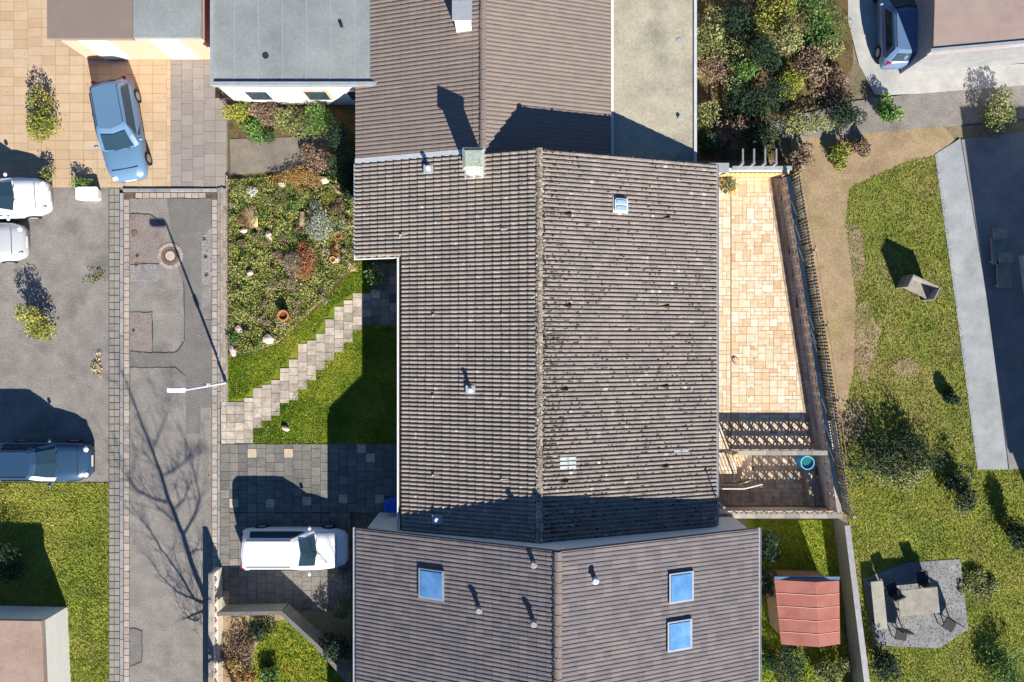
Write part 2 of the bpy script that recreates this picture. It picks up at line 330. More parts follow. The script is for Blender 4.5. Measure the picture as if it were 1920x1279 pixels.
# gutters and kerbs
def strip(mb, x0, y0, x1, y1, n, z0, z1, gap=.012):   # row of slabs in pixel rect split along the long side
    a = G(x0, y1); b = G(x1, y0); vert = abs(b[1]-a[1]) > abs(b[0]-a[0])
    for i in range(n):
        mb.tint = random.random(); j = random.uniform(-.003, .003)
        if vert:
            s = (b[1]-a[1])/n; mb.bx(a[0]+gap, b[0]-gap, a[1]+i*s+gap, a[1]+(i+1)*s-gap, z0, z1+j)
        else:
            s = (b[0]-a[0])/n; mb.bx(a[0]+i*s+gap, a[0]+(i+1)*s-gap, a[1]+gap, b[1]-gap, z0, z1+j)
sheet('gutter_bed', [RX(232, 362, 243, 1400), RX(397, 362, 408.5, 1400), RX(243, 361, 397, 372)], -.05, .008, M['joint'])
mb = MB(); strip(mb, 232.3, 374, 243, 1400, 78, 0, .016); strip(mb, 397.5, 374, 408.3, 1400, 78, 0, .016); strip(mb, 254, 361.5, 386, 372, 10, 0, .016)
tag(mb.build('gutter', M['gutter']), kind='structure')
mb = MB(); strip(mb, 225, 362, 231.8, 1400, 31, -.05, .035); strip(mb, 409, 353, 414, 1400, 33, -.05, .10); strip(mb, 232.3, 354, 408.5, 360.8, 6, -.05, .10)
tag(mb.build('kerb', M['kerb']), kind='structure')
# left: paved parking area, beige forecourt
sheet('parking_area', [RX(-300, 352, 224.8, 905)], -.05, .004, M['asphalt'])
mb = MB()
for i in range(70): strip(mb, 205, 353+i*13.4, 224.6, 353+i*13.4+13, 2, 0, .03)
sheet('pavement_bed', [RX(204, 352, 224.8, 1400)], -.05, .012, M['joint'])
tag(mb.build('pavement', mat('pavement_slab', [A(146, 142, 136), A(160, 155, 148)], tint=True, famp=.12)), kind='structure')
def paving(name, poly_px, base_m, m, sx, sy, z, zpx=0, stag=True, gap=.012, tints=None, jit=.003, cols_run=True):
    P = PX(poly_px, zpx); sheet(name+'_bed', [P], z-.08, z-.012, base_m)
    ar = np.array(P); lo, hi = ar.min(0), ar.max(0); mb = MB(); k = 0; x = lo[0]
    while x < hi[0]:
        y = lo[1]-(random.choice((0, .5, .25)) if stag else 0)*sy
        while y < hi[1]:
            if inside(np.array([[(max(x, lo[0])+min(x+sx, hi[0]))/2, (max(y, lo[1])+min(y+sy, hi[1]))/2]]), P)[0] and min(y+sy, hi[1])-max(y, lo[1]) > .05 and min(x+sx, hi[0])-max(x, lo[0]) > .05:
                mb.tint = tints(x, y) if tints else random.random()
                mb.bx(max(x+gap/2, lo[0]), min(x+sx-gap/2, hi[0]), max(y+gap/2, lo[1]), min(y+sy-gap/2, hi[1]), z-.04, z+random.uniform(-jit, jit))
            y += sy
        x += sx
    return tag(mb.build(name, m), kind='structure')
M['fore'] = mat('forecourt_slab', [A(192, 164, 130), A(206, 180, 147), A(214, 192, 163)], tint=True, nscale=.6, namp=.08, famp=.08)
M['foregrey'] = mat('forecourt_grey', [A(150, 144, 138), A(166, 158, 151)], tint=True, nscale=.6, namp=.08, famp=.1)
paving('forecourt', [(-260, 352), (320, 352), (320, -200), (-260, -200)], M['joint'], M['fore'], .62, .42  , .023, tints=lambda x, y: random.betavariate(5, 4))
paving('forecourt_strip', [(320, 352), (428, 352), (428, 195), (395, 150), (395, -100), (320, -100)], M['joint'], M['foregrey'], .5, .5, .03)
# front walk beside the kerb, garden plots
paving('sidewalk', [(414.4, 753), (425.5, 753), (425.5, 352.5), (414.4, 352.5)], M['joint'], M['brick_walk'], .131, .26, .1, stag=True, gap=.008)
mb = MB(); strip(mb, 425.6, 330, 428.4, 753, 12, -.05, .13, .004); tag(mb.build('edging', M['concrete']), kind='structure')
ZG = .1
sheet('garden_soil', [PX([(428.5, 320), (668, 300), (668, 500), (600, 575), (520, 650), (428.5, 676)])], -.05, ZG-.02, M['soil'])
sheet('lawn_soil', [PX([(428.5, 676), (520, 650), (600, 575), (668, 500), (668, 486), (748, 486), (748, 842), (470, 842), (428.5, 754)])], -.05, ZG-.024, M['lawnbase'])
# stepped path: columns of square pavers, edges read from the photograph
z5 = lambda x, y: (410+x/3.551, 600+y/3.551)
colz = [(15, 50, 545, 825), (50, 108, 545, 825), (108, 168, 545, 822), (168, 228, 518, 822), (228, 288, 452, 720), (288, 350, 430, 670), (350, 408, 398, 638), (408, 468, 320, 555),
        (468, 528, 262, 535), (528, 588, 157, 465), (588, 648, 135, 402), (648, 708, 90, 335), (708, 770, -5, 270), (770, 832, -90, 215), (832, 893, -131, 150), (893, 955, -179, 68),
        (955, 1015, -179, 34), (1015, 1075, -380, 34), (1075, 1135, -380, 34), (1135, 1200, -380, 34)]
mb = MB(); bed = []; mb_l = mb; mb_d = MB()
for ci, (a, b, t, e) in enumerate(colz):
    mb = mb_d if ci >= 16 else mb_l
    x0, y1 = z5(a, t); x1, y0 = z5(b, e); p = G(x0, y0, ZG); q = G(x1, y1, ZG)
    n = max(1, round((q[1]-p[1])/.405)); s = (q[1]-p[1])/n; off = random.choice((0, .5)) if n > 3 else 0
    ys = [p[1]]+[p[1]+(i+off)*s for i in range(1 if off == 0 else 0, n)]+[q[1]]
    ys = sorted(set(round(v, 4) for v in ys))
    for c, d in zip(ys[:-1], ys[1:]):
        mb.tint = min(1, max(0, random.gauss(.45, .28))); mb.bx(p[0]+.008, q[0]-.008, c+.008, d-.008, 0, ZG+random.uniform(-.004, .005))
    bed.append([(p[0], p[1]), (q[0]+.004, p[1]), (q[0]+.004, q[1]), (p[0], q[1])])
tag(mb_l.build('path', M['paver']), kind='structure'); tag(mb_d.build('entrance_paving_shaded', M['paver_dark']), kind='structure')  # entrance columns coloured darker to deepen the shade beside the house
bm_ = MB()
for i, p in enumerate(bed): bm_.prism(p, -.02, ZG-.016+.0007*(i % 2))
tag(bm_.build('path_bed', M['joint']), kind='structure')
def dt(x, y):
    px = 960+x*42/.997; py = 639.5-y*42/.997
    for qx, qy in ((473, 850), (542, 850), (682, 850), (434, 937), (508, 937), (577, 937), (646, 937), (717, 937), (700, 855)):
        if abs(px+8-qx) < 9 and abs(py-8-qy) < 9: return .95
    return min(.72, max(.05, random.gauss(.36, .12)))
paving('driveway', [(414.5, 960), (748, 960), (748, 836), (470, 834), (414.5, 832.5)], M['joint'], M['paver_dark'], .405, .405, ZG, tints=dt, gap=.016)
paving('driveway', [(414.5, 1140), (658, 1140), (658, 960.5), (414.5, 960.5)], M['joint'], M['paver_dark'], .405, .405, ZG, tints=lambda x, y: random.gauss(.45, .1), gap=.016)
# lawns outside the plot
sheet('lawn', [RX(-300, 905, 204, 1400)], -.05, .02, M['lawnlight'])
sheet('lawn', [PX([(1505, 330), (1560, 270), (1755, 250), (1800, 600), (1835, 880), (2300, 880), (2300, 1500), (1625, 1500), (1590, 960), (1560, 800)], ZE)], ZE-.05, ZE+.004, M['lawnlight'])
sheet('side_lawn', [PX([(1400, 975), (1565, 975), (1612, 1500), (1400, 1500)], ZE)], ZE-.05, ZE+.003, M['lawnbase'])
sheet('dry_border', [PX([(1480, 250), (1620, 235), (1760, 225), (1790, 262), (1757, 290), (1700, 302), (1592, 352), (1585, 420), (1605, 560), (1600, 700), (1560, 860), (1530, 600)], ZE)], ZE-.05, ZE+.0085, M['drysoil'])
sheet('garden_path', [PX([(1752, 290), (1800, 260), (1850, 560), (1890, 880), (1832, 880), (1795, 600)], ZE)], ZE-.05, ZE+.03, mat('grey_path', [A(158, 164, 168), A(176, 180, 182)], nscale=.6, famp=.12))
sheet('east_terrace', [PX([(1802, 262), (2300, 200), (2300, 880), (1892, 880), (1852, 560)], ZE)], ZE-.05, ZE+.02, mat('east_slab', [A(140, 140, 140), A(160, 158, 156)], nscale=.6, famp=.12))
sheet('lane', [PX([(1420, 235), (1600, 190), (1920, 150), (2300, 110), (2300, 185), (1760, 238), (1480, 262)], ZE)], ZE-.05, ZE+.013, M['asphalt'])
sheet('white_drive', [PX([(1588, -200), (1660, -200), (1668, 80), (1700, 130), (1920, 120), (2300, 90), (2300, 135), (1920, 160), (1720, 176), (1640, 178), (1610, 120), (1590, 40)], ZE)], ZE-.05, ZE+.02, mat('white_drive', [A(180, 181, 178), A(198, 197, 192)], nscale=.6, famp=.08))
sheet('blue_yard', [PX([(1660, -200), (1770, -200), (1770, 130), (1700, 130), (1668, 80)], ZE)], ZE-.05, ZE+.008, M['asphalt'])
sheet('ne_garden_soil', [PX([(1300, 300), (1300, -200), (1588, -200), (1600, 120), (1560, 190), (1440, 230), (1470, 300)], ZE)], ZE-.05, ZE+.005, M['soil'])
sheet('front_garden_soil', [PX([(414.5, 1140), (658, 1140), (658, 1400), (414.5, 1400)])], -.05, .05, M['drysoil'])
sheet('front_lawn', [PX([(500, 1170), (545, 1160), (650, 1279), (700, 1400), (490, 1400), (470, 1240)])], -.05, .062, M['lawnbase'])
sheet('north_garden_soil', [PX([(428, 196), (668, 196), (668, 330), (428, 352)])], -.05, .07, M['soil'])
sheet('north_garden_slab', [PX([(432, 262), (620, 256), (622, 312), (434, 330)])], -.05, .09, mat('n_slab', [A(128, 122, 112), A(146, 136, 122)], nscale=1, famp=.15))
for k_, (cx_, cy_, rx_, ry_) in enumerate(((1598, 470, 26, 60), (1618, 640, 30, 70), (1600, 790, 30, 40), (1700, 690, 26, 20))):
    pts_ = [(cx_+rx_*math.cos(a_)*random.uniform(.7, 1.2), cy_+ry_*math.sin(a_)*random.uniform(.7, 1.2)) for a_ in np.linspace(0, 6.0, 14)]
    sheet('bare_patch', [PX(pts_, ZE)], ZE-.02, ZE+.012+.001*k_, M['drysoil'])
# grass blades (nobody could count them)
def grass(name, polys, dens, h, m, z, lean=.7, wd=.014, fn=None):
    mb = MB(); P = np.concatenate([scatter(p, dens, z) for p in polys])
    t = .45+.25*np.sin(P[:, 0]*1.7+P[:, 1]*1.1)*np.cos(P[:, 1]*2.3-P[:, 0]*.6)+.22*np.sin(P[:, 0]*.5+2*np.sin(P[:, 1]*.4))+RNG.normal(0, .22, len(P))
    mb.blades(P, h, np.clip(t, 0, 1), lean, wd); tag(mb.build(name, m), kind='stuff')
L1 = PX([(429, 672), (520, 648), (600, 573), (678, 492), (680, 548), (663, 548), (645, 563), (627, 573), (610, 598), (592, 625), (575, 638), (557, 645), (540, 674), (524, 690), (508, 712), (490, 721), (474, 728), (457, 746), (429, 752)], ZG)
L2 = PX([(745, 612), (745, 834), (475, 832), (475, 802), (491, 788), (508, 780), (525, 756), (541, 750), (558, 730), (575, 713), (592, 695), (609, 676), (627, 660), (644, 642), (662, 619), (680, 612)], ZG)
L3 = PX([(680, 488), (748, 488), (748, 494), (697, 494), (697, 548), (680, 548)], ZG)
grass('grass', [L1, L2, L3], 1500, .045, M['grass'], ZG-.024)
grass('grass', [RX(-20, 906, 204, 1300)], 600, .06, M['grasslight'], .02, wd=.02)
grass('grass', [PX([(1565, 880), (1930, 880), (1930, 1290), (1625, 1290), (1590, 960)], ZE),], 560, .06, M['grasslight'], ZE, wd=.02)
grass('grass', [PX([(1592, 352), (1700, 302), (1757, 290), (1800, 600), (1835, 880), (1560, 880), (1600, 700), (1605, 560), (1585, 420)], ZE)], 520, .06, M['grassdull'], ZE, wd=.02)
grass('grass', [PX([(1412, 975), (1565, 975), (1600, 1290), (1412, 1290)], ZE)], 300, .07, M['grass'], ZE, wd=.025)
grass('grass', [PX([(505, 1175), (545, 1165), (650, 1279), (660, 1290), (490, 1290), (475, 1240)])], 320, .07, mat('grass_yellow', [A(120, 130, 20), A(160, 160, 40), A(190, 185, 80)], tint=True), .062, wd=.025)
# small white flowers in the lawn
mb = MB(); P = np.concatenate([scatter(L1, 7, ZG+.03), scatter(L2, 7, ZG+.03)]); mb.quads(P, .018, RNG.uniform(.8, 1, len(P)), up=2); tag(mb.build('daisies', M['leaf_white']), kind='stuff')

# ------------------------------------------------------------------ terrace (east of the house) and its lower court
TZ = 0.0
TE = lambda y: 11.99+(7.18-y)*(14.24-11.99)/(7.18+7.59)       # x of the east parapet's coping centre
mb = MB()
mb.prism([(7.9, -4.86), (TE(-4.86)+.1, -4.86), (TE(7.3)+.1, 7.42), (7.9, 7.42)], -1.1, TZ-.015)
mb.prism([(7.9, -6.35), (10.05, -6.35), (10.05, -4.861), (7.9, -4.861)], -1.1, TZ-.0155)
mb.prism([(7.9, -7.7), (TE(-7.7)+.1, -7.7), (TE(-4.87)+.1, -4.87), (10.051, -4.87), (10.051, -6.351), (7.9, -6.351)], -1.1, -.665)
tag(mb.build('terrace_base', M['patio_joint']), kind='structure')
def ashlar(mb, poly, z, u=.171, skipx=None, tf=None):
    ar = np.array(poly); lo, hi = ar.min(0), ar.max(0); nx = math.ceil((hi[0]-lo[0])/u-.05); ny = math.ceil((hi[1]-lo[1])/u-.05)
    occ = np.zeros((nx, ny), bool)
    for i in range(nx):
        for j in range(ny):
            if occ[i, j]: continue
            sz = random.choices([(1, 1), (1, 2), (2, 1), (2, 2), (3, 2), (2, 3)], [2, 2.5, 2.5, 6, 1, 1])[0]
            for s in (sz, (2, 2), (1, 2), (2, 1), (1, 1)):
                if i+s[0] <= nx and j+s[1] <= ny and not occ[i:i+s[0], j:j+s[1]].any(): break
            occ[i:i+s[0], j:j+s[1]] = True
            x0, y0 = lo[0]+i*u, lo[1]+j*u; x1, y1 = x0+s[0]*u, y0+s[1]*u
            x1, y1 = min(x1, hi[0]), min(y1, hi[1])
            if not inside(np.array([[(x0+x1)/2, (y0+y1)/2]]), poly)[0]: continue
            mb.tint = min(1, max(0, random.gauss(.58, .21))) if tf is None else tf(x0, y0)
            mb.bx(x0+.007, x1-.007, y0+.007, y1-.007, z-.02, z+random.uniform(-.002, .003))
mb = MB()
ashlar(mb, [(8.0, -4.83), (9.76, -4.83), (9.76, 7.3), (8.0, 7.3)], TZ, .176)
ashlar(mb, [(8.0, -6.33), (10.04, -6.33), (10.04, -4.87), (8.0, -4.87)], TZ, .185)
ashlar(mb, [(9.79, -4.83), (TE(-4.83)+.05, -4.83), (TE(7.3)+.05, 7.3), (9.79, 7.3)], TZ)
tag(mb.build('patio', M['patio']), kind='structure')
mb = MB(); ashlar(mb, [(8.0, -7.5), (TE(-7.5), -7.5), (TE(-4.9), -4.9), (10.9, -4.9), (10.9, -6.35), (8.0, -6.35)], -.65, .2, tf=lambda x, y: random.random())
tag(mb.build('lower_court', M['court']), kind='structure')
# steps down to the court
st = thing('garden_steps', 'short flight of tan stone steps from the terrace landing down to the sunken court', 'steps', (10.07, -5.6, -.65))
for i in range(3):
    mb = MB(); mb.tint = .3+.3*i; mb.bx(10.06+i*.27, 10.06+(i+1)*.27-.002, -6.25, -4.93, -.65, -.163*(i+1)); mb.build('step', M['patio'], st)

def breeze_wall(name, label, a, b, z0, zt, rows=2, bs=.385, thick=.085, base=None):
    """pierced-block wall from a to b; blocks fill the top rows*bs below the coping"""
    ax, ay = a; bx_, by_ = b; L = math.hypot(bx_-ax, by_-ay); ux, uy = (bx_-ax)/L, (by_-ay)/L; px, py = -uy, ux
    root = thing(name, label, 'parapet wall', (ax, ay, z0)); ct = .06; zb = zt-ct-.06-rows*bs
    n = max(1, round(L/.44)); s = L/n; ang = math.atan2(uy, ux); mb = MB()
    def slab(c0, c1, zc0, zc1, wd, th):        # diagonal bar inside the block plane
        dx, dz = c1-c0, zc1-zc0; l = math.hypot(dx, dz); nx_, nz_ = -dz/l*wd/2, dx/l*wd/2
        q = [(c0+nx_, zc0+nz_), (c0-nx_, zc0-nz_), (c1-nx_, zc1-nz_), (c1+nx_, zc1+nz_)]
        mb.ring([[(ax+ux*c+px*o, ay+uy*c+py*o, z) for c, z in q] for o in (-th/2, th/2)])
    for r in range(rows):
        for i in range(n):
            mb.tint = random.random(); c = i*s; z = zb+r*bs; e = .048
            for c0, c1 in ((c, c+e), (c+s-e, c+s)):
                m_ = (c0+c1)/2; mb.box((ax+ux*m_, ay+uy*m_, z+bs/2), (e-.002, thick, bs-.004), ang)
            for zz in (z+.026, z+bs-.026):
                m_ = c+s/2; mb.box((ax+ux*m_, ay+uy*m_, zz), (s-2*e, thick*.985, .0515), ang)
            t = thick*.8; m_ = c+s/2; zm = z+bs/2; g = .135
            # hexagonal star lattice: two mullions bowed outward and four rays
            x0_, x1_, z0_, z1_ = c+e, c+s-e, z+.050, z+bs-.050
            slab(x0_, m_, zm, z1_, .036, t); slab(m_, x1_, z1_, zm, .036, t*.97); slab(x0_, m_, zm, z0_, .036, t*.95); slab(m_, x1_, z0_, zm, .036, t*.93)
    mb.box(((ax+bx_)/2, (ay+by_)/2, zt-ct-.03), (L, thick*1.05, .058), ang); mb.build('pierced_block', M['breeze'], root)
    if zb > z0+.02:
        w2 = MB(); w2.box(((ax+bx_)/2, (ay+by_)/2, (z0+zb)/2), (L, thick*1.3, zb-z0-.002), ang); w2.build('base_wall', M['render'], root)
    w3 = MB(); k = max(1, round(L/.62)); q = L/k
    for i in range(k):
        w3.tint = random.random(); m_ = (i+.5)*q; w3.box((ax+ux*m_, ay+uy*m_, zt-ct/2+random.uniform(-.002, .002)), (q-.01, .2, ct), ang)
    w3.build('coping', M['coping'], root)
    return root
breeze_wall('pierced_wall', 'long pierced concrete block wall with coping along the slanting outer edge of the terrace', (TE(7.16), 7.16), (TE(-7.45), -7.45), -.9, .95)
breeze_wall('pierced_wall', 'short pierced concrete block wall crossing between the bright terrace and the sunken court', (9.72, -4.86), (TE(-4.86)-.12, -4.86), -.64, .95)
breeze_wall('pierced_wall', 'pierced concrete block wall closing the sunken court on the side of the red shed', (8.1, -7.6), (TE(-7.6)+.1, -7.6), -.95, .95)
# solid inner kerb wall inside the east parapet of the court
ib = thing('planter_wall', 'low rendered wall inside the sunken court behind the blue barrel', 'low wall', (13.6, -6, -.65))
mb = MB(); mb.prism([(13.45, -7.45), (13.62, -7.45), (13.3, -5.0), (13.13, -5.0)], -.65, -.25); mb.build('wall', M['concrete'], ib)
# dark slab row beside the east parapet, painting its shadow strip on the paving
mb = MB()
for i in range(26):
    y = 7.0-i*.455; x = TE(y)-.42; mb.tint = random.random()*.25; mb.box((x, y, .006), (.24, .44, .02), math.atan2(-1, .152)+math.pi/2)
tag(mb.build('shadow_strip_slabs', M['court']), kind='structure')
# north parapet with cream inner face, grey posts
nw = thing('terrace_screen', 'cream parapet and diagonal yellow boards with grey posts beside the terrace plants', 'screen', (10, 7.4, 0))
mb = MB(); mb.bx(8.05, 12.1, 7.36, 7.55, -1.0, .78); mb.build('parapet', M['render'], nw)
mb = MB(); mb.bx(9.2, 11.95, 7.335, 7.359, .02, .775); mb.build('screen_frame', M['dark'], nw)
mb = MB()
for i in range(13):
    x_ = 9.05+i*.215; mb.ring([[(x_+a_, yy_, z_) for a_, z_ in ((0, .03), (.17, .03), (.47, .77), (.30, .77))] for yy_ in (7.334, 7.30)][::-1])
mb.build('screen_board', M['yellowwall'], nw)
mb = MB(); mb.bx(8.0, 9.45, 7.33, 7.75, .7805, .85); mb.build('bench_slab', M['zinc'], nw)
mb = MB(); mb.bx(9.6, 12.2, 7.45, 7.62, .7805, .84); mb.build('coping', M['zinc'], nw)
for i in range(4):
    mb = MB(); x = 9.95+i*.48; mb.box((x, 7.68, .35), (.10, .10, 1.7)); mb.box((x, 7.98, 1.16), (.07, .6, .09)); mb.build('post', M['greymetal'], nw)
# railing of the landing
rl = thing('railing', 'pale metal railing with flat slats at the end of the terrace landing', 'railing', (9, -6.4, 0))
mb = MB(); mb.tube([(8.1, -6.42, .9), (10.1, -6.42, .9), (11.0, -6.30, .52)], .028, 6); mb.tube([(8.1, -6.40, .12), (10.05, -6.40, .12), (10.9, -6.28, -.42)], .02, 6); mb.build('rail', M['breeze'], rl)
mb = MB()
for i in range(20):
    x = 8.15+i*.145; z_ = .9 if x < 10.1 else .9-(x-10.1)*.42; zb = .12 if x < 10.05 else .12-(x-10.05)*.63; mb.box((x, -6.41, (z_+zb)/2), (.026, .022, z_-zb))
mb.build('slat', M['coping'], rl)
for x in (8.12, 10.08, 10.97):
    mb = MB(); mb.box((x, -6.40, .25 if x < 10.5 else 0), (.05, .05, 1.3 if x < 10.5 else 1.1)); mb.build('post', M['greymetal'], rl)
# globe lamp
gl = thing('globe_lamp', 'round amber glass globe lamp on the end of the pierced wall by the landing', 'lamp', (9.6, -4.86, .95))
mb = MB(); mb.cyl(9.6, -4.86, -.0, 1.05, .03); mb.cyl(9.6, -4.86, 1.05, 1.1, .07); mb.tube([(9.6, -4.86, 1.0), (9.3, -4.75, 1.06), (9.0, -4.85, 1.0)], .014, 5); mb.build('stem', M['dark'], gl)
mb = MB(); mb.lathe(9.6, -4.86, [(.03, 1.09), (.10, 1.13), (.14, 1.22), (.13, 1.31), (.07, 1.37), (.01, 1.385)], 16); mb.build('globe', mat('globe_glass', [(.5, .36, .18)], rough=.15, spec=.7, namp=.1), gl, smooth=True)
# blue barrel
bc = G(1514, 868, .28)[:2]
br = thing('rain_barrel', 'round blue plastic rain barrel standing in the corner of the sunken court', 'barrel', (bc[0], bc[1], -.65))
mb = MB(); mb.lathe(bc[0], bc[1], [(.001, -.65), (.24, -.65), (.27, -.45), (.285, -.1), (.29, .27), (.268, .27), (.262, .19), (.001, .18)], 28); mb.build('barrel_body', M['bluebarrel'], br, smooth=False)
mb = MB(); mb.lathe(bc[0], bc[1], [(.268, .255), (.305, .255), (.305, .295), (.268, .295), (.268, .255)], 28, False); mb.build('rim', M['barrelrim'], br)
mb = MB(); mb.cyl(bc[0], bc[1], .195, .205, .262, n=24); mb.build('water', M['water'], br)
# rubble sticks in the barrel area
tw = MB()
for i in range(7): tw.tube([(bc[0]+.32, bc[1]+.12, -.3), (bc[0]+.36+random.uniform(-.1, .2), bc[1]+.1+random.uniform(-.2, .2), .3)], .012, 4)
tag(tw.build('dry_plant', M['bark'], origin=(bc[0]+.35, bc[1]+.1, -.65)), 'dark dry twigs standing behind the blue barrel', 'plant')
# pots on the terrace
def pot(label, px, py, r, h, z, m, plant=None, cat='flower pot', name='flower_pot', leafm=None, grp=None, ph=.2):
    x, y, _ = G(px, py, z+h*.6)
    t = thing(name, label, cat, (x, y, z), grp)
    mb = MB(); mb.lathe(x, y, [(.001, z), (r*.62, z), (r*.93, z+h*.82), (r, z+h*.84), (r, z+h), (r*.74, z+h), (r*.70, z+h*.8), (.001, z+h*.78)], 20); mb.build('pot', m, t)
    mb = MB(); mb.cyl(x, y, z+h*.79, z+h*.81, r*.77, n=16); mb.build('soil', M['soil'], t)
    if leafm:
        n = int(260*r/.2); P = RNG.normal(size=(n, 3))*np.array([r*.6, r*.6, ph*.5])+np.array([x, y, z+h+ph*.5]); mb = MB(); mb.quads(P, r*.16, RNG.random(n)); mb.build('foliage', leafm, t)
    return t
pot('small clay pot holding a bright green plant on the terrace beside the house eave', 1353, 343, .13, .24, 0, M['terra_pale'], leafm=M['leaf_green'])
pot('wide pot with a bushy grey-green plant in the terrace corner by the cream parapet', 1370, 346, .22, .3, 0, M['concrete'], leafm=M['leaf_olive'])
pot('white pot with a small green plant next to the orange glazed pot', 1359, 359, .14, .26, 0, M['white'], leafm=M['leaf_green'])
ox, oy, _ = G(1373, 357, .3)
op = thing('glazed_pot', 'round glazed orange pot with a lid standing in front of the bushy terrace plant', 'pot', (ox, oy, 0))
mb = MB(); mb.lathe(ox, oy, [(.001, 0), (.09, 0), (.155, .12), (.165, .22), (.13, .32), (.05, .37), (.001, .375)], 20); mb.build('pot_body', M['orange'], op, smooth=True)
ck = MB(); cx, cy, _ = G(1378, 676)
for k in range(3): ck.tube([(cx+.12*math.cos(a+k), cy+.16*math.sin(a+k*.7), .02+.01*k) for a in np.linspace(0, 3.6, 8)], .008, 4)
ck.tube([(cx, cy, .02), (cx-.06, cy+.1, .06), (cx-.03, cy+.18, .03)], .015, 4)
tag(ck.build('twig', M['bark'], origin=(cx, cy, 0)), 'thin curled dry twig lying in the middle of the bright terrace', 'twig')
# strip outside the parapet: wire fence, dry climbers, slatted grate
fp = [G(x, y, -.5)[:2] for x, y in ((1497, 318), (1522, 470), (1545, 610), (1566, 750), (1592, 965))]
fe = thing('paling_fence', 'weathered grey-brown paling fence with small concrete post heads outside the terrace wall', 'fence', (fp[0][0], fp[0][1], ZE))
for i, (x, y) in enumerate(fp):
    mb = MB(); mb.box((x, y, ZE+.5), (.09, .09, 1.0), .15); mb.box((x, y, ZE+1.02), (.14, .14, .05), .15); mb.build('post', M['concrete'], fe)
mb = MB()
for z_ in (ZE+.95, ZE+.5): mb.tube([(x, y, z_) for x, y in fp], .016, 5)
mb.build('top_rail', M['drybark'], fe)
mb = MB()
for (x0, y0), (x1, y1) in zip(fp[:-1], fp[1:]):
    n = int(math.hypot(x1-x0, y1-y0)/.15)
    for i in range(n):
        x, y = x0+(x1-x0)*i/n, y0+(y1-y0)*i/n; mb.box((x-.25+random.uniform(-.01, .01), y, ZE+.62), (.03, .075, 1.2+random.uniform(-.05, .05)), .15)
mb.build('paling', M['drybark'], fe)
fe2 = thing('slat_fence', 'dark louvred metal screen fixed along the outside of the pierced terrace wall', 'fence', (TE(0)+.33, 0, ZE))
mb = MB()
for i in range(120):
    y = 6.9-i*.119
    if random.random() < .12: continue
    mb.box((TE(y)+.155, y, .35+.02*math.sin(i)), (.03, .05, 2.5), .15)
mb.build('slat', M['greymetal'], fe2)
mb = MB()
for z_ in (1.6, .1, -.5): mb.tube([(TE(6.9)+.185, 6.9, z_), (TE(-7.3)+.185, -7.3, z_)], .02, 5)
mb.build('rail', M['dark'], fe2)
sheet('planting_strip', [[(TE(7.4)+.1, 7.45), (TE(7.4)+1.15, 7.45), (TE(-7.9)+1.15, -7.9), (TE(-7.9)+.1, -7.9)]], ZE-.05, ZE+.02, mat('soil_slat_shade', [A(62, 54, 44), A(92, 80, 62)], nscale=3, namp=.3, famp=.3))  # soil colour darkened to paint the shadow of the slats
mb = MB(); gx, gy, _ = G(1559, 827, -.2)
for i in range(5): mb.tube([(gx-.22+i*.1, gy+.9, -.22), (gx-.02+i*.1, gy-.35, -.22)], .022, 5)
for k in (.9, .3, -.35): mb.tube([(gx-.24+(.9-k)*.16, gy+k, -.24), (gx+.2+(.9-k)*.16, gy+k, -.24)], .015, 4)
for dx, k in ((-.2, .9), (.36, -.35)): mb.tube([(gx+dx, gy+k, -.24), (gx+dx, gy+k, ZE)], .02, 4)
tag(mb.build('garden_rack', M['white'], origin=(gx, gy, ZE)), 'white slatted metal rack leaning outside the terrace wall near the sunken court', 'rack')
mb = MB(); P = scatter([(TE(7)+.25, 7.6), (TE(7)+1.0, 7.6), (TE(-7.7)+1.1, -7.9), (TE(-7.7)+.25, -7.9)], 600, ZE); P[:, 2] += RNG.uniform(0, .5, len(P))**1.5
mb.quads(P, .05, np.clip(RNG.normal(.45, .3, len(P)), 0, 1)); 
for i in range(700):
    y = random.uniform(-7.8, 7.6); x = TE(y)+random.uniform(.3, 1.0); mb.tint = random.random(); mb.tube([(x, y, ZE), (x+random.uniform(-.2, .2), y+random.uniform(-.3, .3), ZE+random.uniform(.2, .7))], .008, 3)
tag(mb.build('dry_ground_cover', M['leaf_olive']), kind='stuff')
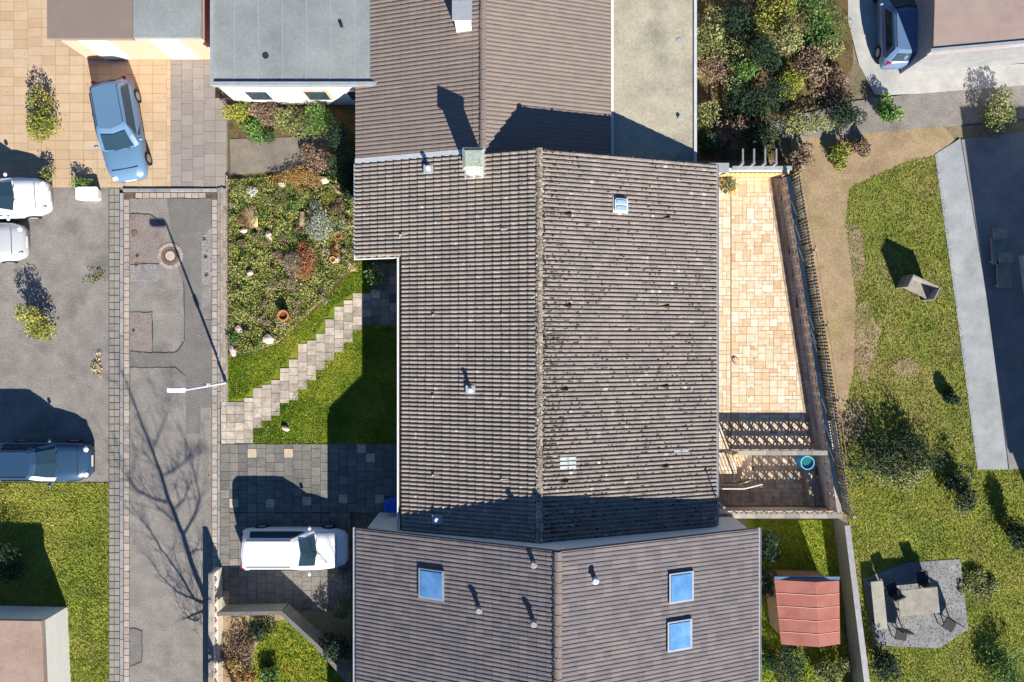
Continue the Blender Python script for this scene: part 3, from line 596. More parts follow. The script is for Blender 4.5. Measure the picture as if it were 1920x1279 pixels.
# ------------------------------------------------------------------ tiled roofs: every rib and every lapped course is real relief
RIB = .168
PROF = [(0, -.036), (.07, -.022), (.13, .010), (.26, .022), (.44, .028), (.60, .025), (.65, .014), (.67, -.040)]
def tile_slope(name, xr, zr, sgn, d0, d1, y0, y1, slope, m, parent, course=.33, step=.022, keep=None, relief=1.0, seed=1):
    rnd = random.Random(seed); nr = max(1, round((y1-y0)/RIB)); rw = (y1-y0)/nr; ncr = max(1, round((d1-d0)/course)); cw = (d1-d0)/ncr
    mb = MB(); ys = [(y0+(i+t)*rw, h*relief) for i in range(nr) for t, h in PROF]+[(y1, PROF[0][1]*relief)]
    K = len(ys)
    for c in range(ncr):
        jit = [rnd.uniform(-.003, .004) for _ in range(nr//2+2)]
        for e in (0, 1):
            d = d0+(c+e)*cw
            for k, (y, h) in enumerate(ys):
                mb.v.append((xr+sgn*d+(rnd.uniform(-.006, .006) if e else 0), y, zr-slope*d+h+(step if e else 0)+jit[(k//len(PROF))//2]))
    P = len(PROF)
    for c in range(ncr):
        tt = [rnd.random() for _ in range(nr//2+2)]
        for r in range(2):
            a = (2*c+r)*K; b = a+K
            if b+K > len(mb.v): break
            for k in range(K-1):
                if keep and not keep(d0+(c+.5)*cw, (ys[k][0]+ys[k+1][0])/2): continue
                q = (a+k, a+k+1, b+k+1, b+k)
                mb.face(q if sgn < 0 else q[::-1], tt[(k//P)//2])
    return mb.build(name, m, parent)
def ridge_caps(xr, zr, y0, y1, m, parent, r=.13, lumpy=.012):
    n = round((y1-y0)/.39); s = (y1-y0)/n; mb = MB()
    for i in range(n):
        a = y0+i*s; rings = []
        for f, rr in ((0, 1.08), (.15, 1.08), (.2, .97), (1.02, .9)):
            rings.append([(xr+math.cos(t)*r*rr*1.05+random.uniform(-lumpy, lumpy), a+f*s, zr-.05+max(0, math.sin(t))*r*rr*.75+random.uniform(-lumpy, lumpy)) for t in np.linspace(math.pi, 0, 9)])
        b = len(mb.v)
        for rg in rings: mb.v += rg
        for p in range(3):
            for q in range(8): mb.face((b+p*9+q, b+(p+1)*9+q, b+(p+1)*9+q+1, b+p*9+q+1))
    return mb.build('ridge_cap', m, parent)
def clumps(pts, rmin, rmax, hz, name, m, parent, stuff=True):
    mb = MB()
    for x, y, z in pts:
        mb.tint = random.random(); r = random.uniform(rmin, rmax)
        mb.blob((x, y, z-.004), (r*random.uniform(.8, 1.7), r*random.uniform(.55, .9), r*hz), n=6, m=2, jit=.3, half=True)
    o = mb.build(name, m, parent)
    if stuff: o['kind'] = 'stuff'
    return o

# ---- the house in the middle
XR, ZRg, S = 1.03, 5.25, .34
Y0, Y1, YN = -7.6, 7.28, 3.38
zroof = lambda x: ZRg-S*abs(x-XR)
H = thing('house', 'terraced house with a lichen-spotted brown gable roof between the bright terrace and front lawn', 'house', (1.5, 0, 0))
mb = MB()
mb.prism_y([(-4.15, -.1), (6.5, -.1), (7.95, -1.1), (7.95, zroof(7.95)-.2), (XR, ZRg-.2), (-4.15, zroof(-4.15)-.2)], Y0+.01, Y1-.01)
mb.prism_y([(-6.05, -.1), (-4.151, -.1), (-4.151, zroof(-4.151)-.2), (-6.05, zroof(-6.05)-.2)], YN+.3, Y1-.011)
mb.build('wall', M['render'], H)
dk = MB()
def deck(mb, x0, x1, y0, y1, zf, th=.13, dz=-.035):
    mb.prism_y([(x0, zf(x0)+dz), (x1, zf(x1)+dz), (x1, zf(x1)+dz-th), (x0, zf(x0)+dz-th)], y0, y1)
deck(dk, XR, 8.36, Y0+.005, Y1-.005, zroof); deck(dk, -4.52, XR-.001, Y0+.005, Y1-.005, zroof); deck(dk, -6.37, -4.521, YN+.03, Y1-.0055, zroof)
roof = tile_slope('roof', XR, ZRg, -1, .08, 7.47, Y0, Y1, S, M['tile'], H, keep=lambda d, y: d < 5.62 or y > YN, seed=3, course=.3285, step=.055)
tile_slope('roof_slope', XR, ZRg, 1, .08, 7.38, Y0, Y1, S, M['tile_e'], H, seed=4, step=.014, course=.332, relief=.8)
dk.build('roof_board', M['deck'], H)
rc = ridge_caps(XR, ZRg+.02, Y0, Y1, M['ridge'], H)
pts = []
for _ in range(3600):
    y = random.uniform(Y0, Y1); i = math.floor((y-Y0)/.168); y = Y0+(i+random.choice((.0, .08, .95)))*.168; 
    u = random.random(); d = random.uniform(.15, 7.2) if u < .66 else random.expovariate(2.2)+.15
    if d > 7.2: continue
    if random.random() > .35+.65*(.5+.5*math.sin(d*1.3+y*.9)*math.cos(y*1.7)): continue
    pts.append((XR+d, min(Y1-.03, max(Y0+.03, y+random.uniform(-.015, .015))), zroof(XR+d)+random.uniform(.004, .026)))
clumps(pts, .022, .050, .6, 'moss', M['moss'], H)
pts = []
for _ in range(420):
    y = random.uniform(Y0, Y1); d = random.uniform(.15, 5.4) if random.random() < .5 else random.expovariate(2)+.12
    if d < 5.4: pts.append((XR-d, Y0+(math.floor((y-Y0)/.168)+.02)*.168+.02, zroof(XR-d)+.004))
clumps(pts, .014, .034, .5, 'moss', M['moss'], H)
pts = [(XR+random.gauss(0, .085), random.uniform(Y0, Y1), ZRg+.045) for _ in range(900)]+[(XR+random.choice((-1, 1))*(.16+abs(random.gauss(0, .05))), random.uniform(Y0, Y1), ZRg-.05) for _ in range(260)]
clumps(pts, .010, .028, .4, 'ridge_lichen', M['lichen'], H)
pts = [(XR+random.uniform(-.14, .10)+random.choice((0, .13)), random.uniform(Y0, Y1), ZRg+.0) for _ in range(420)]
clumps(pts, .018, .045, .6, 'ridge_moss', M['moss'], H)
pts = []
for _ in range(420):
    y = random.uniform(Y0, Y1); d = random.uniform(.15, 7.2)*random.choice((1, .6, .3)); s_ = random.choice((1, -1))
    if s_ < 0 and d > 5.4: continue
    pts.append((XR+s_*d, Y0+(math.floor((y-Y0)/.168)+random.uniform(.3, .8))*.168, zroof(XR+d)+.022))
clumps(pts, .008, .017, .2, 'lichen', M['lichen'], H)
# gutters, fascia, downpipe
def gutter(mb, x, z, y0, y1, r=.055):
    for y in (y0, y1-.001): pass
    a = [math.pi+math.pi*k/6 for k in range(7)]
    mb.ring([[(x+r*math.cos(t), y, z+r*math.sin(t)) for t in a]+[(x+(r-.012)*math.cos(t), y, z+(r-.012)*math.sin(t)) for t in a[::-1]] for y in (y0, y1)])
mb = MB(); gutter(mb, 8.45, 2.69, Y0, Y1); mb.build('gutter', M['zinc'], H)
mb = MB(); gutter(mb, -4.61, 3.27, Y0, YN-.02, .05); mb.bx(-4.62, -4.58, Y0, YN-.01, 3.13, 3.36); mb.build('gutter', M['white'], H)
mb = MB(); gutter(mb, -6.47, 2.63, YN, Y1, .05); mb.bx(-6.49, -6.45, YN, Y1, 2.5, 2.72); mb.build('gutter', M['white'], H)
mb = MB(); mb.prism_y([(-6.5, zroof(-6.5)+.01), (-4.56, zroof(-4.56)+.01), (-4.56, zroof(-4.56)-.17), (-6.5, zroof(-6.5)-.17)], YN-.035, YN-.004); mb.build('verge_board', M['white'], H)
mb = MB(); mb.prism_y([(-6.45, zroof(-6.45)+.03), (-1.85, zroof(-1.85)+.03), (-1.85, zroof(-1.85)-.02), (-6.45, zroof(-6.45)-.02)], Y1+.003, Y1+.21); mb.build('flashing', M['flash'], H)
# chimney
cx, cy = -1.43, 6.78
ch = MB(); ch.box((cx, cy, 4.9), (.62, .62, 1.5)); ch = ch.build('chimney', M['render'], H)
mb = MB(); mb.box((cx, cy, 5.66), (.82, .82, .05)); mb.box((cx, cy, 5.715), (.80, .80, .06), top=(.75, .75)); mb.build('cap', M['copper'], ch)
mb = MB(); mb.prism_y([(cx-.42, zroof(cx-.42)+.045), (cx+.42, zroof(cx+.42)+.045), (cx+.42, zroof(cx+.42)+.01), (cx-.42, zroof(cx-.42)+.01)], cy-.48, cy+.45); mb.build('flashing', M['flash'], ch)
# vent pipes
def roof_at(px, py):
    z = 4.3
    for _ in range(12):
        x, y, _z = G(px, py, z); z = zroof(x)
    return x, y, z
for (px, py, h, r) in ((804, 318, .32, .085), (883, 731, .40, .085), (820, 973, .22, .085)):
    x, y, z = roof_at(px, py)
    mb = MB(); mb.cyl(x, y, z-.05, z+h, r*.8, n=14); mb.cyl(x, y, z+h, z+h+.03, r*1.15, r*.9, n=14); o = mb.build('vent_pipe', M['lampwhite'], H)
    mb = MB(); mb.prism_y([(x-.2, z+S*-.2*(1 if x > XR else -1)+.03), (x+.2, z+S*.2*(1 if x < XR else -1)+.03), (x+.2, z+S*.2*(1 if x < XR else -1)), (x-.2, z+S*-.2*(1 if x < XR else -1))], y-.17, y+.17); mb.build('flashing', M['zinc'], o)
# ventilation tiles
for px, py in ((757, 440), (948, 429), (818, 590), (948, 590), (818, 742), (947, 745), (818, 890), (947, 898), (1063, 402), (1248, 409), (1063, 574), (1247, 575), (1057, 731), (1245, 725), (1057, 903), (1245, 875)):
    x, y, z = roof_at(px, py); s_ = -1 if x < XR else 1
    mb = MB(); w_ = .11; l = .17; zz = lambda xx: zroof(xx)
    a = (x-s_*l, y, zz(x-s_*l)+.025); b = (x+s_*l, y-w_, zz(x+s_*l)+.03); c = (x+s_*l, y+w_, zz(x+s_*l)+.03); t = (x+s_*l, y, zz(x+s_*l)+.12)
    mb.tint = .6; mb.poly([a, b, t]); mb.poly([a, t, c]); mb.poly([b, c, t]); mb.build('vent_tile', M['tile'] if s_ < 0 else M['moss'], H)
# skylight
x, y, z = roof_at(1163, 385); k = .31
sk = MB(); zq = lambda xx, e: zroof(xx)+e
sk.prism_y([(x-k, zq(x-k, .05)), (x+k, zq(x+k, .05)), (x+k, zq(x+k, .005)), (x-k, zq(x-k, .005))], y-k, y+k)
sk = sk.build('skylight', M['flash'], H)
def rrect(cx_, cy_, hx, hy, r, n=4):
    out = []
    for (sx, sy, a0) in ((1, 1, 0), (-1, 1, 90), (-1, -1, 180), (1, -1, 270)):
        for i in range(n+1):
            a = R(a0+90*i/n); out.append((cx_+sx*(hx-r)+r*math.cos(a), cy_+sy*(hy-r)+r*math.sin(a)))
    return out
fr = MB(); fr.ring([[(px_, py_, zroof(px_)+e) for px_, py_ in rrect(x+.03, y-.03, q, q, .09)] for e, q in ((.04, .275), (.13, .275), (.15, .26))]); fr.build('frame', M['lampwhite'], sk)
for dy in (-.117, .117):
    gl_ = MB(); gl_.ring([[(px_, py_, zroof(px_)+e) for px_, py_ in rrect(x+.03, y-.03+dy, .23*q, .098*q, .05)] for e, q in ((.12, 1), (.165, 1), (.185, .8))]); gl_.build('pane', M['acryl'], sk)
# translucent tiles
for (px, py, nx, ny) in ((1065, 868, 1, 3), (1277, 845, 1, 1)):
    x, y, z = roof_at(px, py); mb = MB()
    for i in range(ny):
        for j in range(2):
            yy = y+(i-(ny-1)/2)*.168+.0; xx = x+(j-.5)*.33*nx
            mb.prism_y([(xx-.15, zroof(xx-.15)+.034), (xx+.15, zroof(xx+.15)+.05), (xx+.15, zroof(xx+.15)), (xx-.15, zroof(xx-.15))], yy-.055, yy+.055)
    mb.build('glass_tile', M['glasstile'] if ny > 1 else M['zinc'], H)
# mast at the eave by the landing
mx, my, _ = G(1341, 944, 3.0); mb = MB(); mb.cyl(8.42, my, 2.2, 3.75, .03, n=8); mb.cyl(8.42, my, 3.75, 3.8, .05, n=8); mb.build('mast', M['greymetal'], H)
# entrance: door and windows on the front
def window(parent, x, y, z, wd, ht, facing):   # facing 'w' or 'e' or 's'
    fr = MB(); 
    if facing in 'we':
        s_ = -1 if facing == 'w' else 1; fr.box((x+s_*.02, y, z), (.08, wd, ht)); f = fr.build('window', M['white'], parent)
        g = MB(); g.box((x+s_*.055, y, z), (.02, wd-.16, ht-.16)); g.build('pane', M['glass'], f)
    else:
        s_ = -1 if facing == 's' else 1; fr.box((x, y+s_*.02, z), (wd, .08, ht)); f = fr.build('window', M['white'], parent)
        g = MB(); g.box((x, y+s_*.055, z), (wd-.16, .02, ht-.16)); g.build('pane', M['glass'], f)
for yy in (-5.2, -1.6): window(H, -4.15, yy, 1.6, 1.8, 1.2, 'w')
window(H, -6.05, 5.5, 1.6, 1.4, 1.1, 'w')
for yy in (-2.5, 1.5, 5): window(H, 7.95, yy, 1.2, 1.9, 2.0, 'e')
dr = MB(); dr.bx(-4.19, -4.13, 1.9, 2.9, .1, 2.15); dr = dr.build('door', M['wood'], H)
mb = MB(); mb.tube([(-4.23, 2.0, 1.0), (-4.23, 2.0, 1.3)], .015, 5); mb.build('handle', M['greymetal'], dr)

# ---- northern neighbour
def roofwin(parent, x0, x1, y0, y1, zf, m='blueglass'):
    f = MB(); f.prism_y([(x0, zf(x0)+.11), (x1, zf(x1)+.11), (x1, zf(x1)), (x0, zf(x0))], y0, y1); f = f.build('roof_window', M['zinc'], parent)
    g = MB(); g.prism_y([(x0+.08, zf(x0+.08)+.135), (x1-.08, zf(x1-.08)+.135), (x1-.08, zf(x1-.08)+.05), (x0+.08, zf(x0+.08)+.05)], y0+.08, y1-.08); g.build('pane', M[m], f)
XN, ZN = -1.13, 4.53; zn = lambda x: ZN-S*abs(x-XN)
HN = thing('house', 'neighbouring house with plain brown gable roof and pale flat-roofed side beyond the chimney', 'house', (0, 13, 0))
mb = MB(); mb.prism_y([(-6.0, -.1), (6.5, -.1), (6.5, 2.0), (3.9, zn(3.9)-.2), (XN, ZN-.2), (-6.0, zn(-6.0)-.2)], 7.32, 24)
mb.bx(3.901, 7.4, 7.3205, 24, -1.1, 2.35); mb.build('wall', M['render_w'], HN)
mb = MB(); deck(mb, XN, 4.02, 7.31, 24, zn); deck(mb, -6.38, XN-.001, 7.31, 24, zn); mb.build('roof_board', M['deck'], HN)
tile_slope('roof', XN, ZN, -1, .08, 5.3, 7.505, 24, S, M['tile_n'], HN, seed=5, step=.010, relief=.28)
tile_slope('roof_slope', XN, ZN, 1, .08, 5.2, 7.305, 24, S, M['tile_n'], HN, seed=6, step=.008, relief=.28)
ridge_caps(XN, ZN+.02, 7.32, 24, M['tile_n'], HN, lumpy=.004)
mb = MB(); mb.bx(4.05, 7.58, 7.305, 24, 2.351, 2.55); mb.build('flat_roof', M['flatroof'], HN)
mb = MB(); mb.bx(7.5, 7.62, 7.3, 24, 2.5505, 2.62); mb.bx(4.06, 7.499, 7.306, 7.4, 2.5506, 2.61); mb.build('roof_edge', M['flash'], HN)
for q in ((6.9, 12.4, 2.5508, 2.57, .12), (6.9, 9.2, 2.5508, 2.66, .07)):
    mb = MB(); mb.cyl(*q); mb.build('roof_drain', M['zinc'], HN)
x, y, _ = G(868, 30, 5.0)
c2 = MB(); c2.box((x, y, 4.8), (.6, .6, 1.3)); c2 = c2.build('chimney', M['render_w'], HN); mb = MB(); mb.box((x, y, 5.48), (.75, .75, .06)); mb.build('cap', M['zinc'], c2)
# ---- southern neighbour
XS, ZS = 1.66, 6.4
zs = lambda x: ZS-(.433*(XS-x) if x < XS else .409*(x-XS))
HS = thing('house', 'neighbouring house with taller dark roof and three blue roof windows by the white car', 'house', (1.5, -14, 0))
mb = MB(); mb.prism_y([(-5.9, -.1), (6.5, -.1), (9.6, -1.1), (9.6, zs(9.6)-.2), (XS, ZS-.2), (-5.9, zs(-5.9)-.2)], -24, -7.63); mb.build('wall', M['render_w'], HS)
mb = MB(); deck(mb, XS, 10.0, -24, -7.64, zs); deck(mb, -6.32, XS-.001, -24, -7.64, zs); mb.build('roof_board', M['deck'], HS)
tile_slope('roof', XS, ZS, -1, .08, 8.02, -24, -7.64, .433, M['tile_s'], HS, seed=7, step=.010, relief=.28)
tile_slope('roof_slope', XS, ZS, 1, .08, 8.4, -24, -7.64, .409, M['tile_s'], HS, seed=8, step=.008, relief=.28)
ridge_caps(XS, ZS+.02, -24, -7.65, M['tile_n'], HS, r=.16, lumpy=.004)
def on(zf, px, py):
    z = 4.5
    for _ in range(12): x, y, _z = G(px, py, z); z = zf(x)
    return x, y
for (px, py) in ((809, 1095), (1277, 1100), (1274, 1190)):
    x, y = on(zs, px, py); roofwin(HS, x-.52, x+.52, y-.58, y+.58, zs)
for (px, py) in ((898, 1140), (1000, 1165), (1000, 1055), (1115, 1085)):
    x, y = on(zs, px, py); mb = MB(); z = zs(x); mb.cyl(x, y, z-.05, z+.28, .09); mb.cyl(x, y, z+.28, z+.34, .14, .09); mb.build('vent_pipe', M['greymetal'] if px < 1100 else M['flash'], HS)
for gx_, gz_ in ((10.13, 2.87), (-6.46, 2.8)):
    mb = MB(); gutter(mb, gx_, gz_, -24, -7.64); mb.build('gutter', M['zinc'], HS)
# ---- garage and bungalow to the north-west
g0 = G(397, 160, 2.95); g1 = G(714, 0, 2.95)
GA = thing('garage', 'flat grey-roofed garage block with a cream wall, north of the flower beds', 'garage', ((g0[0]+g1[0])/2, 15, 0))
mb = MB(); mb.bx(g0[0]+.08, g1[0]-.08, g0[1]+.1, 24, -.1, 2.7); mb.build('wall', M['render_w'], GA)
mb = MB(); mb.bx(g0[0], g1[0], g0[1], 24.1, 2.701, 2.95); mb.build('flat_roof', M['flatgrey'], GA)
mb = MB(); mb.bx(g0[0]-.03, g0[0]+.1, g0[1]-.03, 24.1, 2.9505, 3.05); mb.bx(g1[0]-.1, g1[0]+.03, g0[1]-.03, 24.1, 2.951, 3.05); mb.bx(g0[0]+.1005, g1[0]-.1005, g0[1]-.03, g0[1]+.12, 2.9515, 3.045); mb.build('roof_edge', M['zinc'], GA)
mb = MB()
for i in range(7): mb.bx(g0[0]+.9+i*.98, g0[0]+.93+i*.98, g0[1]+.13, 24, 2.9506, 2.962)
mb.build('roof_seam', M['zinc'], GA)
for q in ((g0[0]+2.2, g0[1]+1.2, 2.9508, 2.975, .13), (g0[0]+5.3, g0[1]+2.4, 2.9508, 3.1, .07)):
    mb = MB(); mb.cyl(*q); mb.build('roof_drain', M['dark'], GA)
for i, (xa, c) in enumerate(((.9, 'white'), (3.4, 'render_pink'), (5.2, 'white'))):
    mb = MB(); mb.bx(g0[0]+xa, g0[0]+xa+1.1, g0[1]+.04, g0[1]+.099, .9, 2.1); f = mb.build('window', M[c], GA); mb = MB(); mb.bx(g0[0]+xa+.1, g0[0]+xa+1.0, g0[1]+.02, g0[1]+.0395, 1.0, 2.0); mb.build('pane', M['glass'], f)
b0 = G(88, 72, 2.75); b1 = G(248, 0, 2.75); b2 = G(376, 0, 2.75)
BU = thing('bungalow', 'low house with half brown, half pale grey flat roof above the beige forecourt', 'house', (b1[0], 16, 0))
mb = MB(); mb.bx(b0[0]+.2, b2[0]-.1, b0[1]+.15, 24, -.1, 2.5); mb.build('wall', M['render_pink'], BU)
mb = MB(); mb.bx(b0[0], b1[0], b0[1], 24, 2.51, 2.75); mb.build('roof', M['tile_n'], BU)
mb = MB(); mb.bx(b1[0]+.01, b2[0], b0[1]+.05, 24, 2.511, 2.7); mb.build('flat_roof', M['flatgrey'], BU)
for xa in (1.0, 4.0):
    mb = MB(); mb.bx(b0[0]+xa, b0[0]+xa+1.2, b0[1]+.09, b0[1]+.149, .2, 2.3); mb.build('door', M['white'], BU)
# ---- houses east
e0 = G(1752, 0, 2.5)
HE = thing('house', 'house with a pale brown roof in the far corner beyond the white driveway', 'house', (e0[0]+4, 18, ZE))
P = [G(1750, 98, 2.5)[:2], G(2250, 52, 2.5)[:2], G(2250, -250, 2.5)[:2], G(1760, -250, 2.5)[:2]]
Pi = [G(1768, 84, 2.5)[:2], G(2230, 42, 2.5)[:2], G(2230, -240, 2.5)[:2], G(1776, -240, 2.5)[:2]]
mb = MB(); mb.prism(Pi, ZE-.1, 2.3); mb.build('wall', M['greymetal'], HE)
mb = MB(); mb.prism(P, 2.301, 2.5); mb.build('roof', mat('pale_roof', [A(166, 146, 138), A(176, 158, 148)], namp=.06, famp=.1), HE)
mb = MB(); mb.prism([G(1742, 100, 2.4)[:2], G(2250, 54, 2.4)[:2], G(2250, 48, 2.4)[:2], G(1742, 94, 2.4)[:2]], 2.2, 2.56); mb.build('gutter', M['zinc'], HE)
HB = thing('house', 'tall house at the right edge shading the grey slabs of the east garden', 'house', (26, -3, ZE))
mb = MB(); mb.prism([(23.25, 3.9), (32, 3.9), (32, -11.5), (25.4, -11.5)], ZE-.1, 2.9); mb.build('wall', M['render_w'], HB); mb = MB(); mb.prism([(23.15, 4.0), (32.1, 4.0), (32.1, -11.6), (25.3, -11.6)], 2.901, 3.1); mb.build('flat_roof', M['flatgrey'], HB)
for yy in (-7, -2, 2): window(HB, 23.25+(3.9-yy)*.1396-.05, yy, .6, 1.4, 1.3, 'w')
# corner roof bottom-left
HL = thing('shed', 'low shed with a pinkish brown roof at the corner of the left lawn', 'shed', (-24, -14, 0))
P = [G(-200, 1160, 2.2)[:2], G(78, 1165, 2.2)[:2], G(88, 1400, 2.2)[:2], G(-200, 1400, 2.2)[:2]]
cxm, cym = sum(p[0] for p in P)/4, sum(p[1] for p in P)/4
mb = MB(); mb.prism([(cxm+(p[0]-cxm)*.94, cym+(p[1]-cym)*.94) for p in P], -.05, 2.0); mb.build('wall', M['render_w'], HL); mb = MB(); mb.prism(P, 2.001, 2.2); mb.build('roof', mat('shed_roof', [A(165, 142, 128), A(180, 158, 142)], namp=.08), HL)
# red shed south-east
RS = thing('garden_shed', 'small garden shed with a red roof and blue gutter by the yellow-green grass', 'shed', G(1515, 1150, ZE))
c = [G(x, y, 1.2) for x, y in ((1455, 1090), (1578, 1092), (1580, 1212), (1468, 1212))]
a, b_, c_, d_ = [(p[0], p[1]) for p in c]
mx_, my_ = sum(p[0] for p in c)/4, sum(p[1] for p in c)/4
mb = MB(); mb.prism([(mx_+(p[0]-mx_)*.88, my_+(p[1]-my_)*.88) for p in c], ZE-.05, 1.0); mb.build('wall', M['wood'], RS)
mb = MB(); tm = ((a[0]+b_[0])/2+.25, (a[1]+b_[1])/2); bm2 = ((d_[0]+c_[0])/2+.25, (d_[1]+c_[1])/2)
mb.poly([(*a, 1.0), (*d_, 1.0), (*bm2, 1.28), (*tm, 1.28)]); mb.poly([(*b_, .95), (*tm, 1.28), (*bm2, 1.28), (*c_, .95)]); mb.poly([(*a, 1.0), (*tm, 1.28), (*b_, .95)]); mb.poly([(*d_, 1.0), (*c_, .95), (*bm2, 1.28)]); mb.poly([(*a, .99), (*b_, .94), (*c_, .94), (*d_, .99)])
mb.build('roof', mat('red_roof', [A(168, 102, 90), A(186, 124, 112)], nscale=1, namp=.08, famp=.1), RS)
for f_ in (.2, .4, .6, .8):
    mb = MB(); p0 = Vector((*a, 1.004)).lerp(Vector((*d_, 1.004)), f_); p1 = Vector((*tm, 1.284)).lerp(Vector((*bm2, 1.284)), f_); p2 = Vector((*b_, .954)).lerp(Vector((*c_, .954)), f_)
    mb.tube([p0, p1, p2], .018, 4); mb.build('roof_batten', M['render_pink'], RS)
mb = MB(); mb.box(((a[0]+b_[0])/2, a[1]+.08, .98), (b_[0]-a[0], .12, .1)); mb.build('gutter', M['paint_lblue'], RS)

# ------------------------------------------------------------------ lamp post
lx, ly, _ = G(424, 717, .1)
tx, ty, _ = G(347, 731, 4.35)
LP = thing('street_lamp', 'slim pale street lamp with a flat oblong head leaning over the narrow road', 'street lamp', (lx, ly, .1))
mb = MB(); mb.tube([(lx, ly, .05), (lx+(tx-lx)*.5, ly+(ty-ly)*.5, 2.2), (tx, ty, 4.3)], [.062, .052, .042], 10); mb.build('post', M['lampwhite'], LP)
mb = MB(); mb.ring([[(p[0], p[1], z_) for p in rrect(tx-.36, ty, .37*q, .105*q, .05)] for z_, q in ((4.27, .85), (4.33, 1), (4.39, .9), (4.41, .6))]); hd = mb.build('lamp_head', M['lampwhite'], LP)
mb = MB(); mb.ring([[(p[0], p[1], z_) for p in rrect(tx-.38, ty, .28, .075, .03)] for z_ in (4.255, 4.275)]); mb.build('lens', M['lens'], hd)
mb = MB(); mb.box((lx+(tx-lx)*.5, ly+(ty-ly)*.5+.02, 2.2), (.13, .16, .28)); mb.build('junction_box', M['lampwhite'], LP)
mb = MB(); mb.cyl(lx, ly, .09, .3, .08, n=10); mb.build('base', M['greymetal'], LP)
# manhole, valve covers, drains
mhx, mhy, _ = G(319.5, 480)
mh = thing('manhole_cover', 'large round manhole cover with pale concrete centre ringed by stone setts', 'manhole cover', (mhx, mhy, 0))
mb = MB(); mb.cyl(mhx, mhy, -.02, .022, .40, n=32); mb.build('frame', M['iron'], mh)
mb = MB()
for i in range(20):
    a = 6.2832*i/20; mb.box((mhx+.26*math.cos(a), mhy+.26*math.sin(a), .022), (.07, .035, .012), a)
mb.build('vent_slot', M['dark'], mh)
mb = MB(); mb.cyl(mhx, mhy, .0, .034, .215, n=28); mb.build('lid', M['gutter'], mh)
mb = MB()
for i in range(22):
    a0, a1 = 6.2832*(i+.05)/22, 6.2832*(i+.95)/22; mb.tint = random.random(); mb.prism([(mhx+r*math.cos(a), mhy+r*math.sin(a)) for r, a in ((.42, a0), (.57, a0), (.57, a1), (.42, a1))], -.02, .02+random.uniform(0, .004))
mb.build('sett_ring', M['gutter'], mh)
def cover(label, px, py, r, square=False):
    x, y, _ = G(px, py); t = thing('valve_cover', label, 'valve cover', (x, y, 0), 'small valve covers in the road')
    mb = MB(); 
    if square: mb.box((x, y, .012), (r*2, r*2, .03))
    else: mb.cyl(x, y, -.01, .024, r, n=16)
    mb.build('frame', M['iron'], t); mb = MB(); mb.cyl(x, y, .0, .031, r*.62, n=12); mb.build('lid', M['dark'] if r < .1 else M['iron'], t)
for l, x, y, r, s_ in (('oval iron valve cover on the left of the road above the manhole', 253, 438, .15, False), ('round iron valve cover left of the manhole cover', 258, 480, .08, False), ('small orange-brown square cap at the edge of the rough asphalt patch', 256, 497, .075, True),
                   ('square iron cap at the top of the rough patch beside the right gutter', 383.5, 449, .075, True), ('round iron cap in the middle of the rough patch beside the right gutter', 386, 482, .09, False),
                   ('pinkish square cap at the bottom of the rough patch beside the right gutter', 387.5, 516, .085, True), ('lone small round cap in the lower left asphalt patch', 251, 620, .075, False)): cover(l, x, y, r, s_)
for i, (x0, x1) in enumerate(((232.5, 253), (387, 408))):
    a = G(x0, 373); b = G(x1, 361.5)
    t = thing('drain_grate', ('rusty brown drain grate at the left end of the kerb line', 'rusty brown drain grate at the right end of the kerb line by the garden')[i], 'drain', ((a[0]+b[0])/2, (a[1]+b[1])/2, 0), 'drain grates')
    mb = MB(); mb.bx(a[0], b[0], a[1], b[1], 0, .014); mb.build('pit', M['dark'], t)
    mb = MB()
    for k in range(8): xx = a[0]+(k+.3)/8*(b[0]-a[0]); mb.bx(xx, xx+.03, a[1]+.01, b[1]-.01, .0145, .03)
    mb.bx(a[0], b[0], a[1], a[1]+.03, .0148, .033); mb.bx(a[0], b[0], b[1]-.03, b[1], .0149, .033); mb.build('bars', M['iron'], t)
mb = MB()
for _ in range(90):
    x, y, _z = G(random.uniform(245, 400), random.uniform(400, 1270)); mb.tint = random.random(); mb.blob((x, y, .014), (random.uniform(.012, .03), .014, .01), n=5, m=2, half=True)
tag(mb.build('litter', M['lichen']), kind='stuff')
# low breeze wall along the road by the southern drive and cross wall
breeze_wall('pierced_wall', 'low pierced block wall along the road edge in front of the southern garden', (G(413, 1062)[0], G(413, 1062)[1]), (G(413, 1062)[0], -19), .05, 1.08, rows=1, thick=.2)
sw = thing('garden_wall', 'low rendered wall, coping darkened as shade, between the white car and the southern front lawn', 'low wall', (-10.5, -12.2, 0))
w0 = [G(x, y, .5)[:2] for x, y in ((418, 1142), (535, 1140), (600, 1200), (655, 1262))]
mb = MB()
for p, q in zip(w0[:-1], w0[1:]):
    L_ = math.hypot(q[0]-p[0], q[1]-p[1]); mb.box(((p[0]+q[0])/2, (p[1]+q[1])/2, .5), (L_, .12, 1.1), math.atan2(q[1]-p[1], q[0]-p[0]))
mb.build('wall', M['concrete'], sw)
mb = MB()
for i, (p, q) in enumerate(zip(w0[:-1], w0[1:])):
    L_ = math.hypot(q[0]-p[0], q[1]-p[1]); mb.box(((p[0]+q[0])/2, (p[1]+q[1])/2, 1.09+i*.002), (L_+.06, .17, .06), math.atan2(q[1]-p[1], q[0]-p[0]))
mb.build('coping', M['asphalt_new'], sw)  # coping coloured dark to stand for the shadow along the wall
